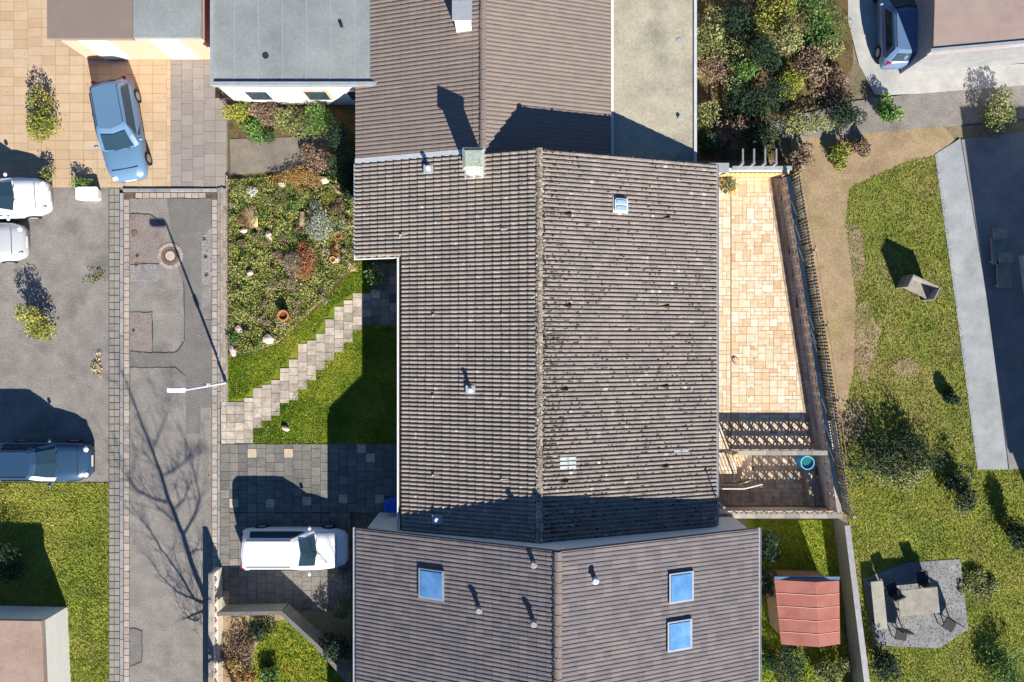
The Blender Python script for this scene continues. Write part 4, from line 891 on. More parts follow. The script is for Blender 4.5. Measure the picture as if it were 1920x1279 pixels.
# blue bin
bx0, by0, _ = G(733.5, 949, 1.05)
bb = thing('wheelie_bin', 'bright blue wheelie bin standing against the front wall under the white gutter', 'bin', (bx0, by0, .1))
mb = MB(); mb.ring([[(p[0], p[1], z_) for p in rrect(bx0, by0, hx, hy, .05)] for z_, hx, hy in ((.14, .20, .22), (1.0, .27, .28))]); mb.build('bin_body', M['bluebin'], bb)
mb = MB(); mb.ring([[(p[0], p[1], z_) for p in rrect(bx0, by0, hx, hy, .06)] for z_, hx, hy in ((1.002, .29, .30), (1.04, .29, .30), (1.075, .24, .25))]); ld = mb.build('lid', M['bluebin'], bb)
fc = bpy.data.curves.new('lettering', 'FONT'); fc.body = 'PM'; fc.size = .17; fc.extrude = .002; fo = bpy.data.objects.new('lettering', fc); col.objects.link(fo); fo.data.materials.append(M['paint_lblue'])
bpy.context.view_layer.update(); me_ = bpy.data.meshes.new_from_object(fo); bpy.data.objects.remove(fo)
fo = bpy.data.objects.new('lettering', me_); col.objects.link(fo); fo.parent = ld; fo.location = (-.235, .10, .985); ALL.append(fo)
mb = MB()
for k in range(2): mb.tube([(bx0-.26+k*.52-.0, by0+.16, .19), (bx0-.30+k*.60, by0+.16, .19)], .09, 10)
mb.build('wheel', M['tyre'], bb)
TSEED = 5
# fallen leaves blown about the paving and along the kerbs
mb = MB()
for poly_, n_, z_ in ((RX(0, 360, 222, 900), 1.6, .03), (RX(0, 80, 320, 350), 1.8, .04), (RX(322, 130, 425, 350), 2.5, .04), (RX(416, 838, 745, 950), 2.5, .115), (RX(388, 380, 408, 1270), 7, .03), (RX(226, 380, 246, 1270), 5, .04),
                    (RX(8*42+960, -7*42+640, 13*42+960, 1), 0, .02), ([(8.2, -4.6), (13.2, -4.6), (11.6, 7), (8.2, 7)], 1.6, .015), ([(8.4, -7.3), (13, -7.3), (13, -5), (8.4, -5)], 14, -.62)):
    if n_:
        P = scatter(poly_, n_, z_)
        if len(P): mb.quads(P, .03, RNG.random(len(P)), up=3)
tag(mb.build('fallen_leaves', M['leaf_brown']), kind='stuff')
# ------------------------------------------------------------------ cars
def make_car(label, x, y, heading, L=4.4, W=1.78, Hh=1.48, m='paint_white', z=0.0, name='parked_car', boxy=.5, rear=.0, glassm='glass'):
    root = thing(name, label, 'car', (0, 0, 0)); h = L/2; w2 = W/2
    # stations: x, half width, deck height, body bottom
    st = [(-h, w2*.80, .72), (-h+.07, w2*.93, .90), (-h+.5, w2*.98, .93), (-.6, w2, .93), (.6, w2, .93), (h-1.15, w2*.98, .92), (h-.45, w2*.93, .80), (h-.12, w2*.80, .68), (h, w2*.62, .55)]
    rings = []
    for sx, wd, zt in st:
        rings.append([(sx, -wd*.9, .2), (sx, -wd, .36), (sx, -wd, zt*.78), (sx, -wd*.93, zt-.03), (sx, -wd*.5, zt+.02), (sx, 0, zt+.03), (sx, wd*.5, zt+.02), (sx, wd*.93, zt-.03), (sx, wd, zt*.78), (sx, wd, .36), (sx, wd*.9, .2)])
    mb = MB(); mb.ring([r[::-1] for r in rings]); mb.build('body', M[m], root, smooth=True, bevel=0)
    xr0, xr1 = -h+.12, h-1.25; tr0, tr1 = -h+.45-boxy*.2, h-2.0; wr = w2*.72; wb = w2*.93
    def outline(x0, x1, wd, zz, cr=.12, bow=.10):
        return [(x0+cr, -wd, zz), (x1-cr, -wd, zz), (x1, -wd*.8, zz), (x1+bow, 0, zz), (x1, wd*.8, zz), (x1-cr, wd, zz), (x0+cr, wd, zz), (x0, wd*.8, zz), (x0-bow*.5, 0, zz), (x0, -wd*.8, zz)]
    mb = MB(); mb.ring([outline(xr0, xr1, wb, .90), outline((xr0+tr0)/2, (xr1+tr1)/2+.0, (wb+wr)/2+.02, (.9+Hh)/2), outline(tr0, tr1, wr, Hh-.06), outline(tr0+.12, tr1-.12, wr*.9, Hh)], cap=True); mb.build('cabin', M[m], root, smooth=False)
    def pane(nm, pts, off, more=None):
        g = MB(); n = Vector(off)*.03
        for q in (pts, more):
            if q: P = [Vector(p) for p in q]; g.ring([[p-n*.9 for p in P], [p+n for p in P]])
        g.build(nm, M[glassm], root)
    zb, zt = .97, Hh-.10
    f = lambda t, a, b: a+(b-a)*t
    tb, tt = .13, .90
    pane('windscreen', [(f(tb, xr1, tr1)+.03, -wb*.76, zb), (f(tb, xr1, tr1)+.11, 0, zb), (f(tt, xr1, tr1)+.12, 0, zt), (f(tt, xr1, tr1)+.03, -wr*.82, zt)], (.7, 0, .9), [(f(tb, xr1, tr1)+.11, 0, zb), (f(tb, xr1, tr1)+.03, wb*.76, zb), (f(tt, xr1, tr1)+.03, wr*.82, zt), (f(tt, xr1, tr1)+.12, 0, zt)])
    pane('rear_window', [(f(tb, xr0, tr0)-.02, wb*.7, zb), (f(tb, xr0, tr0)-.02, -wb*.7, zb), (f(tt, xr0, tr0)-.02, -wr*.76, zt), (f(tt, xr0, tr0)-.02, wr*.76, zt)], (-.9, 0, .4))
    for s_ in (-1, 1):
        pane('side_window', [(xr0+.35, s_*wb*.985, zb+.02), (xr1-.5, s_*wb*.985, zb+.02), (tr1-.1, s_*(wr*1.06), zt), (tr0+.3, s_*(wr*1.06), zt)], (0, s_, .4))
        for wx in (-h+.75, h-.85):
            t = MB(); t.tube([(wx, s_*(w2-.19), .31), (wx, s_*(w2+.005), .31)], .31, 18); t = t.build('wheel', M['tyre'], root)
            r_ = MB(); r_.tube([(wx, s_*(w2-.05), .31), (wx, s_*(w2+.012), .31)], .19, 14); r_.build('rim', M['greymetal'], t)
        mm = MB(); mm.blob((xr1-.28, s_*(w2+.09), 1.0), (.08, .10, .07), n=8, m=4, jit=0); mm.build('mirror', M[m], root, smooth=True)
        hl = MB(); hl.blob((h-.16, s_*w2*.62, .66), (.14, .15, .07), n=8, m=4, jit=0); hl.build('headlight', M['lens'], root, smooth=True)
        tl = MB(); tl.box((-h+.05, s_*w2*.76, .80), (.08, .16, .22)); tl.build('taillight', M['redlens'], root)
    sm = MB(); sm.box((h-.42, 0, .835), (.018, w2*1.3, .02)); sm.build('bonnet_seam', M['dark'], root)
    for s_ in (-1, 1):
        sm = MB(); sm.tube([(tr0+.2, s_*wr*.86, Hh+.0), (tr1-.2, s_*wr*.86, Hh+.0)], .018, 5); sm.build('roof_rail', M['dark'], root)
        sm = MB(); sm.tube([(xr1+.04, .18+s_*.28, .975), (xr1-.12, -.28+s_*.28, 1.04)], .013, 4); sm.build('wiper', M['dark'], root)
    pl = MB(); pl.box((h+.005, 0, .42), (.02, .5, .11)); pl.build('number_plate', M['white'], root)
    root.location = (x, y, z); root.rotation_euler = (0, 0, R(heading)); return root
x, y, _ = G(549, 1030, 1.0); make_car('white estate car with a dark windscreen parked on the shaded drive', x, y-.05, 0, 4.55, 1.8, 1.5, 'paint_white', .1, boxy=.9)
x, y, _ = G(222, 242, .8); make_car('silver-blue car parked aslant on the beige forecourt', x, y, -80, 4.4, 1.78, 1.46, 'paint_lblue', .03, boxy=.3)
x, y, _ = G(75, 868, 1.0); make_car('dark blue car parked beside the left lawn', x, y, 0, 3.9, 1.75, 1.55, 'paint_dkblue', .01, boxy=.9)
x, y, _ = G(-8, 372, .8); make_car('white car at the left edge where the forecourt meets the asphalt', x, y, 4, 4.3, 1.75, 1.45, 'paint_white', .01)
x, y, _ = G(-52, 455, .8); make_car('second white car parked at the left edge, its nose just in view', x, y, 2, 4.3, 1.75, 1.45, 'paint_silver', .01)
x, y, _ = G(1693, 30, 0); make_car('blue car in the gap between the white driveway and the pale roofed house', x, y, 92, 4.2, 1.7, 1.45, 'paint_blue', ZE+.01)
# ------------------------------------------------------------------ plants
def crown(mb, c, r, n, size, tl=0, th=1, lumps=7, up=.5):
    """irregular crown: leaf quads gathered round several off-centre lumps"""
    cs = [np.array([RNG.normal(0, .45)*r[0], RNG.normal(0, .45)*r[1], RNG.uniform(-.2, .55)*r[2]]) for _ in range(lumps)]+[np.zeros(3)]
    for k, q in enumerate(cs):
        m_ = n//len(cs); d = RNG.normal(size=(m_, 3)); d /= np.linalg.norm(d, axis=1)[:, None]; f = RNG.uniform(.35, 1, m_)**.6
        rr = np.array(r)*(.62 if k < lumps else .9)*RNG.uniform(.8, 1.15); P = d*f[:, None]*rr+q+np.array(c); P[:, 2] = np.maximum(P[:, 2], c[2]-r[2]*.9)
        base = RNG.uniform(tl, th); mb.quads(P, size, np.clip(base+RNG.normal(0, .18, m_), 0, 1), up=up)
def shrub(name, label, px, py, r, h, m, z=0.0, group=None, n=None, size=.06, cat='shrub', stems=4, ry=None, tl=.1, th=.9, zpx=None):
    x, y, _ = G(px, py, z+h*.6); t = thing(name, label, cat, (x, y, z), group); ry = ry or r
    size = size*.78
    mb = MB(); crown(mb, (x, y, z+h*.5), (r, ry, h*.55), int((n or 650)*(3.2 if n in (None, 650, 600, 700) else 1.4)), size, tl, th); mb.build('foliage', m, t)
    mb = MB()
    for i in range(stems):
        a = random.uniform(0, 6.28); mb.tube([(x+.03*math.cos(a), y+.03*math.sin(a), z-.02), (x+r*.3*math.cos(a), y+ry*.3*math.sin(a), z+h*.45), (x+r*.55*math.cos(a+.3), y+ry*.55*math.sin(a+.3), z+h*.8)], [.022*max(1, r), .014, .006], 5)
    mb.build('stem', M['bark'], t); return t
# planted bed in front of the house: low cover is one mass
bed_poly = PX([(430, 338), (665, 318), (665, 470), (679, 494), (640, 520), (600, 568), (520, 645), (430, 672)], ZG)
mb = MB(); P = scatter(bed_poly, 1700, ZG)
for ex, ey, er in ((504, 635, .26), (436, 657, .2), (448, 617, .18), (457, 432, .18), (505, 441, .2), (469, 512, .16), (528, 345, .18), (607, 338, .2), (632, 487, .22), (533, 592, .26), (533, 585, .2), (635, 442, .2), (624, 487, .18), (567, 412, .2), (484, 432, .15), (475, 405, .35), (462, 390, .3)):
    gx_, gy_, _ = G(ex, ey, ZG); P = P[(P[:, 0]-gx_)**2+(P[:, 1]-gy_)**2 > er**2]
hgt = .5+.5*np.sin(P[:, 0]*3.1+np.sin(P[:, 1]*2.3)*1.5)*np.cos(P[:, 1]*3.7+P[:, 0]*.9)
P[:, 2] += RNG.uniform(-.02, .16, len(P))*(.35+hgt); tn = np.clip(.25+.3*hgt+RNG.normal(0, .24, len(P)), 0, 1)
keepm = RNG.random(len(P)) < .62+.38*hgt
mb.quads(P[keepm], .040, tn[keepm], up=.7, aspect=.5); tag(mb.build('ground_cover', M['leaf_cover']), kind='stuff')
grass('grass', [bed_poly], 420, .09, M['grass'], ZG-.02, wd=.012)
mb = MB(); P = scatter(bed_poly, 30, ZG+.08); cl = RNG.random(len(P)) < .5+.5*np.sin(P[:, 0]*2)*np.sin(P[:, 1]*2.4); mb.quads(P[cl], .024, RNG.random(cl.sum()), up=2); tag(mb.build('crocus_flowers', M['petal_blue']), kind='stuff')
mb = MB(); P = scatter(bed_poly, 60, ZG+.02); P[:, 2] += RNG.uniform(0, .1, len(P)); mb.quads(P, .035, RNG.random(len(P)), up=1, aspect=.35); tag(mb.build('dead_leaves', M['leaf_grey']), kind='stuff')
for nm_, mt_, cnt_ in (('low_plants', 'leaf_cover', 46), ('low_plants', 'leaf_green', 16), ('low_plants', 'leaf_brown', 26), ('low_plants', 'leaf_grey', 16)):
    mb = MB(); Q = scatter(bed_poly, 5, ZG); Q = Q[RNG.permutation(len(Q))[:cnt_]]
    for q in Q:
        if min((q[0]-G(a_, b_, .1)[0])**2+(q[1]-G(a_, b_, .1)[1])**2 for a_, b_ in ((533, 588), (635, 442), (624, 487), (504, 635), (470, 405), (505, 441), (457, 432), (469, 512), (436, 657), (602, 422))) < .17: continue
        r_ = random.uniform(.10, .26); crown(mb, (q[0], q[1], ZG+.12), (r_, r_*random.uniform(.7, 1.3), random.uniform(.12, .26)), int(900*r_), .034, lumps=3, tl=.15, th=.75)
    tag(mb.build(nm_, M[mt_]), kind='stuff')
shrub('heather_shrub', 'rounded shrub covered in small white flowers in the rockery', 602, 424, .62, .8, M['leaf_white'], ZG, n=4200, size=.028, tl=.22, th=.66, ry=.88)
shrub('russet_shrub', 'largest russet-leaved shrub beside the grey mound', 579, 500, .58, .6, M['leaf_red'], ZG, n=1900, size=.040, ry=.80)
shrub('orange_shrub', 'wide orange-brown shrub at the top of the rockery', 566, 336, .95, .42, M['leaf_orange'], ZG, n=2400, size=.040, ry=.6)
shrub('grey_mound_plant', 'grey-brown dense mound plant left of the russet shrub', 547, 500, .50, .62, M['leaf_grey'], ZG, n=3200, size=.028, ry=.66, cat='plant')
shrub('conifer_shrub', 'dark green conifer shrub against the house under the eave corner', 650, 336, .55, 1.0, M['leaf_dark'], ZG, n=2600, size=.05, ry=.95)
shrub('green_plant', 'fresh green clump beside the weathered log in the rockery', 550, 388, .32, .25, M['leaf_green'], ZG, n=420, size=.05, cat='plant')
shrub('green_plant', 'bright green clump by the kerb edging near the pinkish stone', 438, 636, .30, .25, M['leaf_green'], ZG, n=420, size=.045, cat='plant')
shrub('brown_plant', 'withered reddish brown plant by the conifer', 640, 388, .30, .25, M['leaf_brown'], ZG, n=420, size=.04, cat='plant')
shrub('brown_plant', 'dull brown twiggy clump left of the grey mound', 522, 478, .28, .28, M['leaf_brown'], ZG, n=380, size=.038, cat='plant')
shrub('olive_plant', 'pale olive tuft in the top left corner of the bed', 442, 352, .30, .3, M['leaf_olive'], ZG, n=420, size=.04, cat='plant')
shrub('olive_plant', 'loose olive clump between the log and the orange shrub', 520, 372, .38, .3, M['leaf_olive'], ZG, n=480, size=.045, cat='plant')
shrub('olive_plant', 'yellowish clump at the foot of the conifer', 620, 366, .34, .22, M['leaf_yellow'], ZG, n=360, size=.04, cat='plant')
shrub('silver_plant', 'frosty white-leaved plant above the straw grass tuft', 474, 359, .24, .3, M['leaf_white'], ZG, n=300, size=.035, cat='plant', tl=.5, th=1)
def fan(name, label, px, py, r, n, m, ang=None, spread=6.28, h=.25, wd=.008, cat='plant'):
    x, y, _ = G(px, py, ZG); mb = MB()
    for i in range(n):
        a = random.uniform(0, 6.283) if ang is None else ang+random.uniform(-spread/2, spread/2); rr = r*random.uniform(.45, 1)
        mb.tint = random.random(); s0 = random.uniform(0, .18); mb.tube([(x+s0*math.cos(a*3), y+s0*math.sin(a*3), ZG), (x+rr*.5*math.cos(a), y+rr*.5*math.sin(a), ZG+h*random.uniform(.5, 1)), (x+rr*math.cos(a+.1), y+rr*math.sin(a+.1), ZG+h*random.uniform(.2, .9))], [wd, wd*.8, wd*.3], 3)
    return tag(mb.build(name, m, origin=(x, y, ZG)), label, cat)
fan('straw_grass', 'tuft of pale straw-coloured ornamental grass combed towards the road corner', 484, 432, 1.15, 420, M['leaf_straw'], ang=2.15, spread=1.25, h=.24, wd=.012)
fan('dry_fern', 'pile of dry copper-coloured fern fronds above the cracked pot', 634, 470, .48, 110, M['leaf_red'], h=.2, wd=.014, ang=3.3, spread=3.6)
fan('dry_twigs', 'spray of bare pale twigs lying in the middle of the planted bed', 506, 547, .42, 46, M['leaf_straw'], h=.16)
fan('dry_twigs', 'bundle of bare twigs beside the largest pale rock', 520, 616, .55, 60, M['leaf_grey'], ang=.7, spread=1.6, h=.2)
fan('dry_twigs', 'thin straw stems sprawling between the russet shrub and the lawn', 655, 505, .45, 40, M['leaf_straw'], ang=.5, spread=2, h=.15)
# stones
def stone(label, px, py, rx, ry, h, m, rz=0):
    x, y, _ = G(px, py, ZG+h*.5); mb = MB(); mb.blob((0, 0, 0), (rx, ry, h), n=7, m=4, jit=.22); o = mb.build('garden_stone', m); o.location = (x, y, ZG+h*.35); o.rotation_euler = (0, 0, rz); tag(o, label, 'stone')
stone('largest pale rock beside the lawn at the bottom of the planted bed', 504, 635, .30, .30, .24, M['stone'])
stone('long pinkish stone standing by the kerb edging', 436, 657, .15, .32, .22, M['stonepink'], .2)
stone('rounded grey-pink stone near the kerb above the long pink one', 448, 617, .20, .20, .14, M['stonepink'])
stone('pink stone in the left of the bed below the straw grass', 457, 432, .21, .13, .12, M['stonepink'], .2)
stone('upright tan stone right of the straw grass', 505, 441, .17, .24, .2, M['stone'], .5)
stone('dark-topped triangular stone in the left of the bed', 469, 512, .18, .15, .2, M['stonepink'])
stone('small pale stone lying alone in the lawn', 535, 803, .19, .13, .12, M['stone'], -.3)
stone('grey stone hidden by the orange shrub', 528, 345, .22, .16, .2, M['stone'])
stone('pale stone right of the orange shrub', 607, 338, .24, .18, .18, M['stone'])
stone('pale wedge stone under the dry fern pile', 632, 487, .30, .14, .14, M['stone'], .5)
mb = MB(); lx0, ly0, _ = G(567, 412, ZG); mb.tube([(lx0-.03, ly0-.32, ZG+.09), (lx0, ly0, ZG+.11), (lx0+.02, ly0+.32, ZG+.1)], [.12, .13, .11], 9); tag(mb.build('log', M['drybark'], origin=(lx0, ly0, ZG)), 'weathered pale log lying beside the white-flowering shrub', 'log')
mb = MB(); lx0, ly0, _ = G(634, 360, ZG); mb.tube([(lx0-.2, ly0+.28, ZG+.1), (lx0, ly0, ZG+.14), (lx0+.3, ly0-.12, ZG+.1)], [.06, .08, .05], 7); tag(mb.build('driftwood', M['drybark'], origin=(lx0, ly0, ZG)), 'bent piece of driftwood at the foot of the conifer', 'driftwood')
pot('round terracotta pot standing alone near the lower edge of the planted bed', 533, 592, .25, .5, ZG, M['terracotta'])
pot('small terracotta pot below the white-flowering shrub', 635, 442, .17, .26, ZG, M['terracotta'])
pot('tilted pale clay pot under the dry fern', 624.5, 487, .14, .2, ZG, M['terra_pale'])
pot('planter with a leafy green bush in the shaded entrance corner', 707, 520, .34, .42, ZG, M['concrete'], leafm=M['leaf_green'], ph=.5)
# climbing line of dead weeds along the edging
mb = MB()
for _ in range(340):
    y = random.uniform(G(0, 660)[1], G(0, 345)[1]); mb.tint = random.random(); x = G(428.5, 0)[0]+random.gauss(.02, .04); mb.quads(np.array([[x, y, .15]]), .03, [random.random()*.5])
tag(mb.build('edge_weeds', M['leaf_grey']), kind='stuff')

# ------------------------------------------------------------------ bare trees (their shadows cross the road)
def bare_tree(label, x, y, h, z=0, seed=1, r0=.11, spread=.45, name='bare_tree', cat='tree', trunks=1, lean=(0, 0), sub=3):
    rnd = random.Random(seed); t = thing(name, label, cat, (x, y, z)); tr = MB(); br = MB()
    def grow(p, d, L, r, lv):
        n = 5 if (lv or sub < 4) else 9; pts = [p]; rs = [r]; q = Vector(p); dd = Vector(d)
        for i in range(n):
            dd = (dd+Vector((rnd.gauss(0, .07), rnd.gauss(0, .07), .06 if lv else 0))).normalized(); q = q+dd*L/n; pts.append(q.copy()); rs.append(r*(1-(i+1)/n*(.66 if lv else .5)))
            if lv < sub and (i >= 1 or lv):
                for _ in range(rnd.choice((1, 1, 2) if lv < 2 else (1, 1, 2))):
                    a = rnd.uniform(0, 6.283); s = Vector((math.cos(a), math.sin(a), 0)); nd = (dd*(1-spread)+s*spread*rnd.uniform(.8, 1.5)+Vector((0, 0, .12))).normalized()
                    grow(q.copy(), nd, L*rnd.uniform(.34, .56), rs[-1]*.58, lv+1)
        (tr if lv == 0 else br).tube(pts, rs, 8 if lv == 0 else (5 if lv == 1 else 3))
    for k in range(trunks):
        a = rnd.uniform(0, 6.28); d = Vector((math.cos(a)*.25*(trunks > 1)+lean[0], math.sin(a)*.25*(trunks > 1)+lean[1], 1)).normalized()
        grow((x+.06*k*math.cos(a), y+.06*k*math.sin(a), z-.05), d, h*(1 if k == 0 else rnd.uniform(.6, .95)), r0, 0)
    tr.build('trunk', M['bark'], t); br.build('branches', M['bark'], t); return t
tx0, ty0, _ = G(456, 1318)
bt = thing('bare_tree', 'tall bare tree at the southern edge casting the long branching shadow on the road', 'tree', (tx0, ty0, .05))
LIMBS = [(.15, .025, 0, [(572, 930), (540, 850), (490, 700), (435, 560), (400, 450), (365, 350), (310, 210), (275, 120), (250, 50)]),
 (.030, .008, .5, [(372, 350), (395, 310), (425, 230), (445, 160)]), (.035, .010, -.5, [(400, 475), (450, 450), (500, 410), (520, 385)]), (.045, .010, .7, [(430, 572), (370, 555), (310, 525), (270, 470), (245, 440)]),
 (.045, .010, -.8, [(495, 700), (530, 640), (560, 560), (535, 450), (520, 370)]), (.055, .012, .8, [(590, 975), (540, 960), (480, 860), (410, 760), (360, 680), (320, 640)]), (.035, .010, 1.1, [(540, 960), (470, 930), (400, 860), (350, 790)]),
 (.03, .010, -.6, [(522, 780), (545, 758), (580, 765)]), (.03, .010, .4, [(475, 660), (430, 625), (395, 600)]), (.035, .010, -.9, [(600, 990), (510, 1030), (545, 1045), (565, 1020)]), (.03, .008, -1.0, [(455, 600), (500, 560), (520, 500)]), (.025, .007, .6, [(400, 450), (350, 390), (300, 360)])]
trm, brm = MB(), MB(); rnd = random.Random(4)
def shp(zx, zy, j):
    px, py = 112+zx/2.117, 675+zy/2.117; h = max(.3, (1318-py)/69.7+j); q = G(px, py); return Vector((q[0]+.632*h, q[1]-1.66*h, h+.05))
def twig(p, d, L, r, lv):
    P = [p]; q = p.copy(); dd = d.normalized()
    for i in range(4):
        dd = (dd+Vector((rnd.gauss(0, .13), rnd.gauss(0, .13), rnd.gauss(.05, .08)))).normalized(); q = q+dd*L/4; P.append(q.copy())
        if lv < 2 and rnd.random() < .8: twig(q.copy(), dd+Vector((rnd.gauss(0, .7), rnd.gauss(0, .7), rnd.gauss(.1, .3))), L*rnd.uniform(.4, .65), r*.6, lv+1)
    brm.tube(P, [r*(1-.16*i) for i in range(5)], 3)
for k, (ra, rb, J, zp) in enumerate(LIMBS):
    P = [shp(x, y, J*(i/(len(zp)-1))**1.3) for i, (x, y) in enumerate(zp)]
    if k == 0: P = [Vector((tx0, ty0, 0)), Vector((tx0-.02, ty0, 1.4))]+P
    Q = []
    for i in range(len(P)-1):
        for t in range(4): Q.append(P[i].lerp(P[i+1], t/4)+Vector((rnd.gauss(0, .015), rnd.gauss(0, .015), 0)))
    Q.append(P[-1]); n = len(Q); (trm if k == 0 else brm).tube(Q, [ra+(rb-ra)*i/(n-1) for i in range(n)], 8 if k == 0 else 5)
    for i in range(8 if k == 0 else 2, n):
        for _ in range(1 if k == 0 else rnd.choice((1, 2))):
            d = (Q[i]-Q[i-1]).normalized()*.5+Vector((rnd.gauss(0, .6), rnd.gauss(0, .6), rnd.uniform(.0, .6))); twig(Q[i].copy(), d, rnd.uniform(.45, 1.2), .011, 0)
trm.build('trunk', M['bark'], bt); brm.build('branches', M['bark'], bt)
x, y, _ = G(648, 1064); bare_tree('leafless shrub beside the white car and the southern house', x, y, 2.1, .1, seed=12, r0=.022, name='bare_shrub', cat='shrub', trunks=4, sub=2, spread=.4)
# ------------------------------------------------------------------ gardens and yards around
S_ = shrub
S_('round_bush', 'round yellow-green bush on the beige forecourt left of the silver-blue car', 83, 232, .95, 1.0, M['leaf_yellow'], .03, n=1500, size=.07)
S_('small_bush', 'small dark bush where the forecourt meets the asphalt', 88, 326, .42, .6, M['leaf_olive'], .03, n=500)
S_('small_bush', 'small bush beside the pale stone trough near the road corner', 150, 345, .35, .5, M['leaf_green'], .03, n=400)
mb = MB(); x, y, _ = G(163, 363, .4); mb.ring([[(p[0], p[1], z_) for p in rrect(x, y, q, q*.6, .1)] for z_, q in ((0, .42), (.42, .5))]); tag(mb.build('stone_trough', M['white'], origin=(x, y, 0)), 'pale oblong trough at the corner of forecourt and asphalt', 'planter')
S_('tall_bush', 'yellow-green bush standing alone on the parking asphalt with a dark shadow behind it', 68, 608, .75, 1.3, M['leaf_yellow'], 0, n=1300, size=.07)
S_('weed_clump', 'faint upper clump of dry weeds on the asphalt beside the pavement', 182, 520, .35, .12, M['leaf_olive'], 0, n=160, size=.05, cat='weeds', stems=2)
S_('weed_clump', 'faint lower clump of dry weeds on the asphalt beside the pavement', 182, 690, .35, .12, M['leaf_straw'], 0, n=160, size=.05, cat='weeds', stems=2)
for i, (x, y, r, h, m, l) in enumerate(((448, 210, .6, .8, 'leaf_yellow', 'bright yellow flowering bush below the garage wall'), (500, 215, .55, .6, 'leaf_brown', 'brown bush below the middle of the garage wall'),
        (480, 240, .6, .5, 'leaf_green', 'low green bush in front of the brown one by the garage'), (545, 225, .7, .8, 'leaf_olive', 'olive bush below the garage windows'), (590, 228, .75, .9, 'leaf_green', 'broad green bush at the right end of the garage bed'),
        (640, 260, .65, 1.6, 'leaf_dark', 'dark evergreen tucked against the northern house wall'), (600, 300, .6, .6, 'leaf_brown', 'reddish bush between the slabs and the northern house'))):
    S_('garden_bush', l, x, y, r, h, M[m], .07, n=700, size=.06)
ne = [(1320, 60, .9, 1.2, 'leaf_olive', 'upper'), (1345, 130, .8, 1.0, 'leaf_brown', ''), (1330, 210, .7, .9, 'leaf_olive', ''), (1385, 40, .9, 1.4, 'leaf_dark', ''), (1400, 128, .75, 1.3, 'leaf_green', ''), (1370, 90, .8, 1, 'leaf_olive', ''),
      (1440, 20, .9, 1.2, 'leaf_yellow', ''), (1475, 70, .9, 1.3, 'leaf_olive', ''), (1530, 30, 1.1, 1.6, 'leaf_green', ''), (1440, 95, .7, 1.6, 'leaf_dark', ''), (1520, 120, .8, .8, 'leaf_brown', ''), (1480, 160, .7, .9, 'leaf_yellow', ''),
      (1435, 185, .7, 1.6, 'leaf_dark', ''), (1490, 232, .8, 1.1, 'leaf_olive', ''), (1385, 180, .7, 1.3, 'leaf_dark', ''), (1370, 245, .75, .7, 'leaf_brown', ''), (1550, 165, .8, .7, 'leaf_brown', ''), (1430, 250, .7, 1.4, 'leaf_dark', ''), (1560, 90, .6, .8, 'leaf_olive', ''), (1325, 270, .6, 1.2, 'leaf_dark', '')]
names = {'leaf_olive': 'olive-green', 'leaf_brown': 'brown twiggy', 'leaf_dark': 'dark evergreen', 'leaf_green': 'bright green', 'leaf_yellow': 'yellow-green'}
rows = ['at the very top of', 'in the upper part of', 'in the middle of', 'in the lower part of', 'at the bottom of']; colsn = ['beside the pale flat roof', 'left of centre', 'right of centre', 'near the white driveway']
used = {}
for x, y, r, h, m, _l in ne:
    l = f"{names[m]} bush {rows[min(4, y//56)]} the corner garden, {colsn[min(3, (x-1305)//68)]}"; k = used.get(l, 0); used[l] = 1
    if k: l = l.replace(' bush', ' smaller bush')
    S_('garden_bush', l, x, y, r, h, M[m], ZE, 'bushes of the overgrown corner garden', n=650, size=.07)
for x, y, r, h, m, l in ((1580, 215, .6, 1.2, 'leaf_dark', 'dark bush beside the lane at its left end'), (1670, 212, .55, .8, 'leaf_green', 'green bush on the dark lane strip'), (1880, 205, .8, 1.0, 'leaf_olive', 'olive bush at the right end of the lane'),
        (1572, 292, .5, .6, 'leaf_yellow', 'yellow bush at the top of the east garden'), (1612, 275, .4, .5, 'leaf_brown', 'small brown bush at the top of the east garden'), (1500, 300, .5, .9, 'leaf_brown', 'purple-brown bush at the corner of the terrace fence'),
        (1640, 850, 1.2, 1.5, 'leaf_dark', 'large dark bush at the bottom of the middle east garden'), (1720, 850, 1.0, 1.3, 'leaf_dark', 'dark bush next to the grey garden path'), (1780, 745, .35, .6, 'leaf_dark', 'small dark bush on the lawn by the path'), (1800, 920, .7, 1.0, 'leaf_dark', 'dark bush below the end of the grey path'),
        (1690, 890, .9, 1.1, 'leaf_olive', 'olive bush in the dark hedge row'), (1910, 1010, .6, 1.4, 'leaf_dark', 'dark evergreen at the right edge of the south-east lawn'), (1440, 1030, .6, 1.9, 'leaf_dark', 'tall dark hedge plant between the house and the yellow-green strip'),
        (1425, 1090, .7, 1.5, 'leaf_dark', 'dark evergreen touching the southern house corner'), (1480, 1245, .9, 1.3, 'leaf_dark', 'dark bush below the red shed'), (1560, 1260, .6, .8, 'leaf_olive', 'olive bush right below the red shed'),
        (1430, 1240, .6, .5, 'leaf_green', 'low green bush left below the red shed'), (1660, 1240, .8, 1.4, 'leaf_dark', 'dark bush below the grey garden seating'), (1840, 1100, .7, .3, 'leaf_olive', 'pale clump on the south-east lawn'), (1880, 1255, .9, 1.0, 'leaf_green', 'green bush in the bottom right corner')):
    S_('garden_bush', l, x, y, r, h, M[m], ZE, n=650, size=.07)
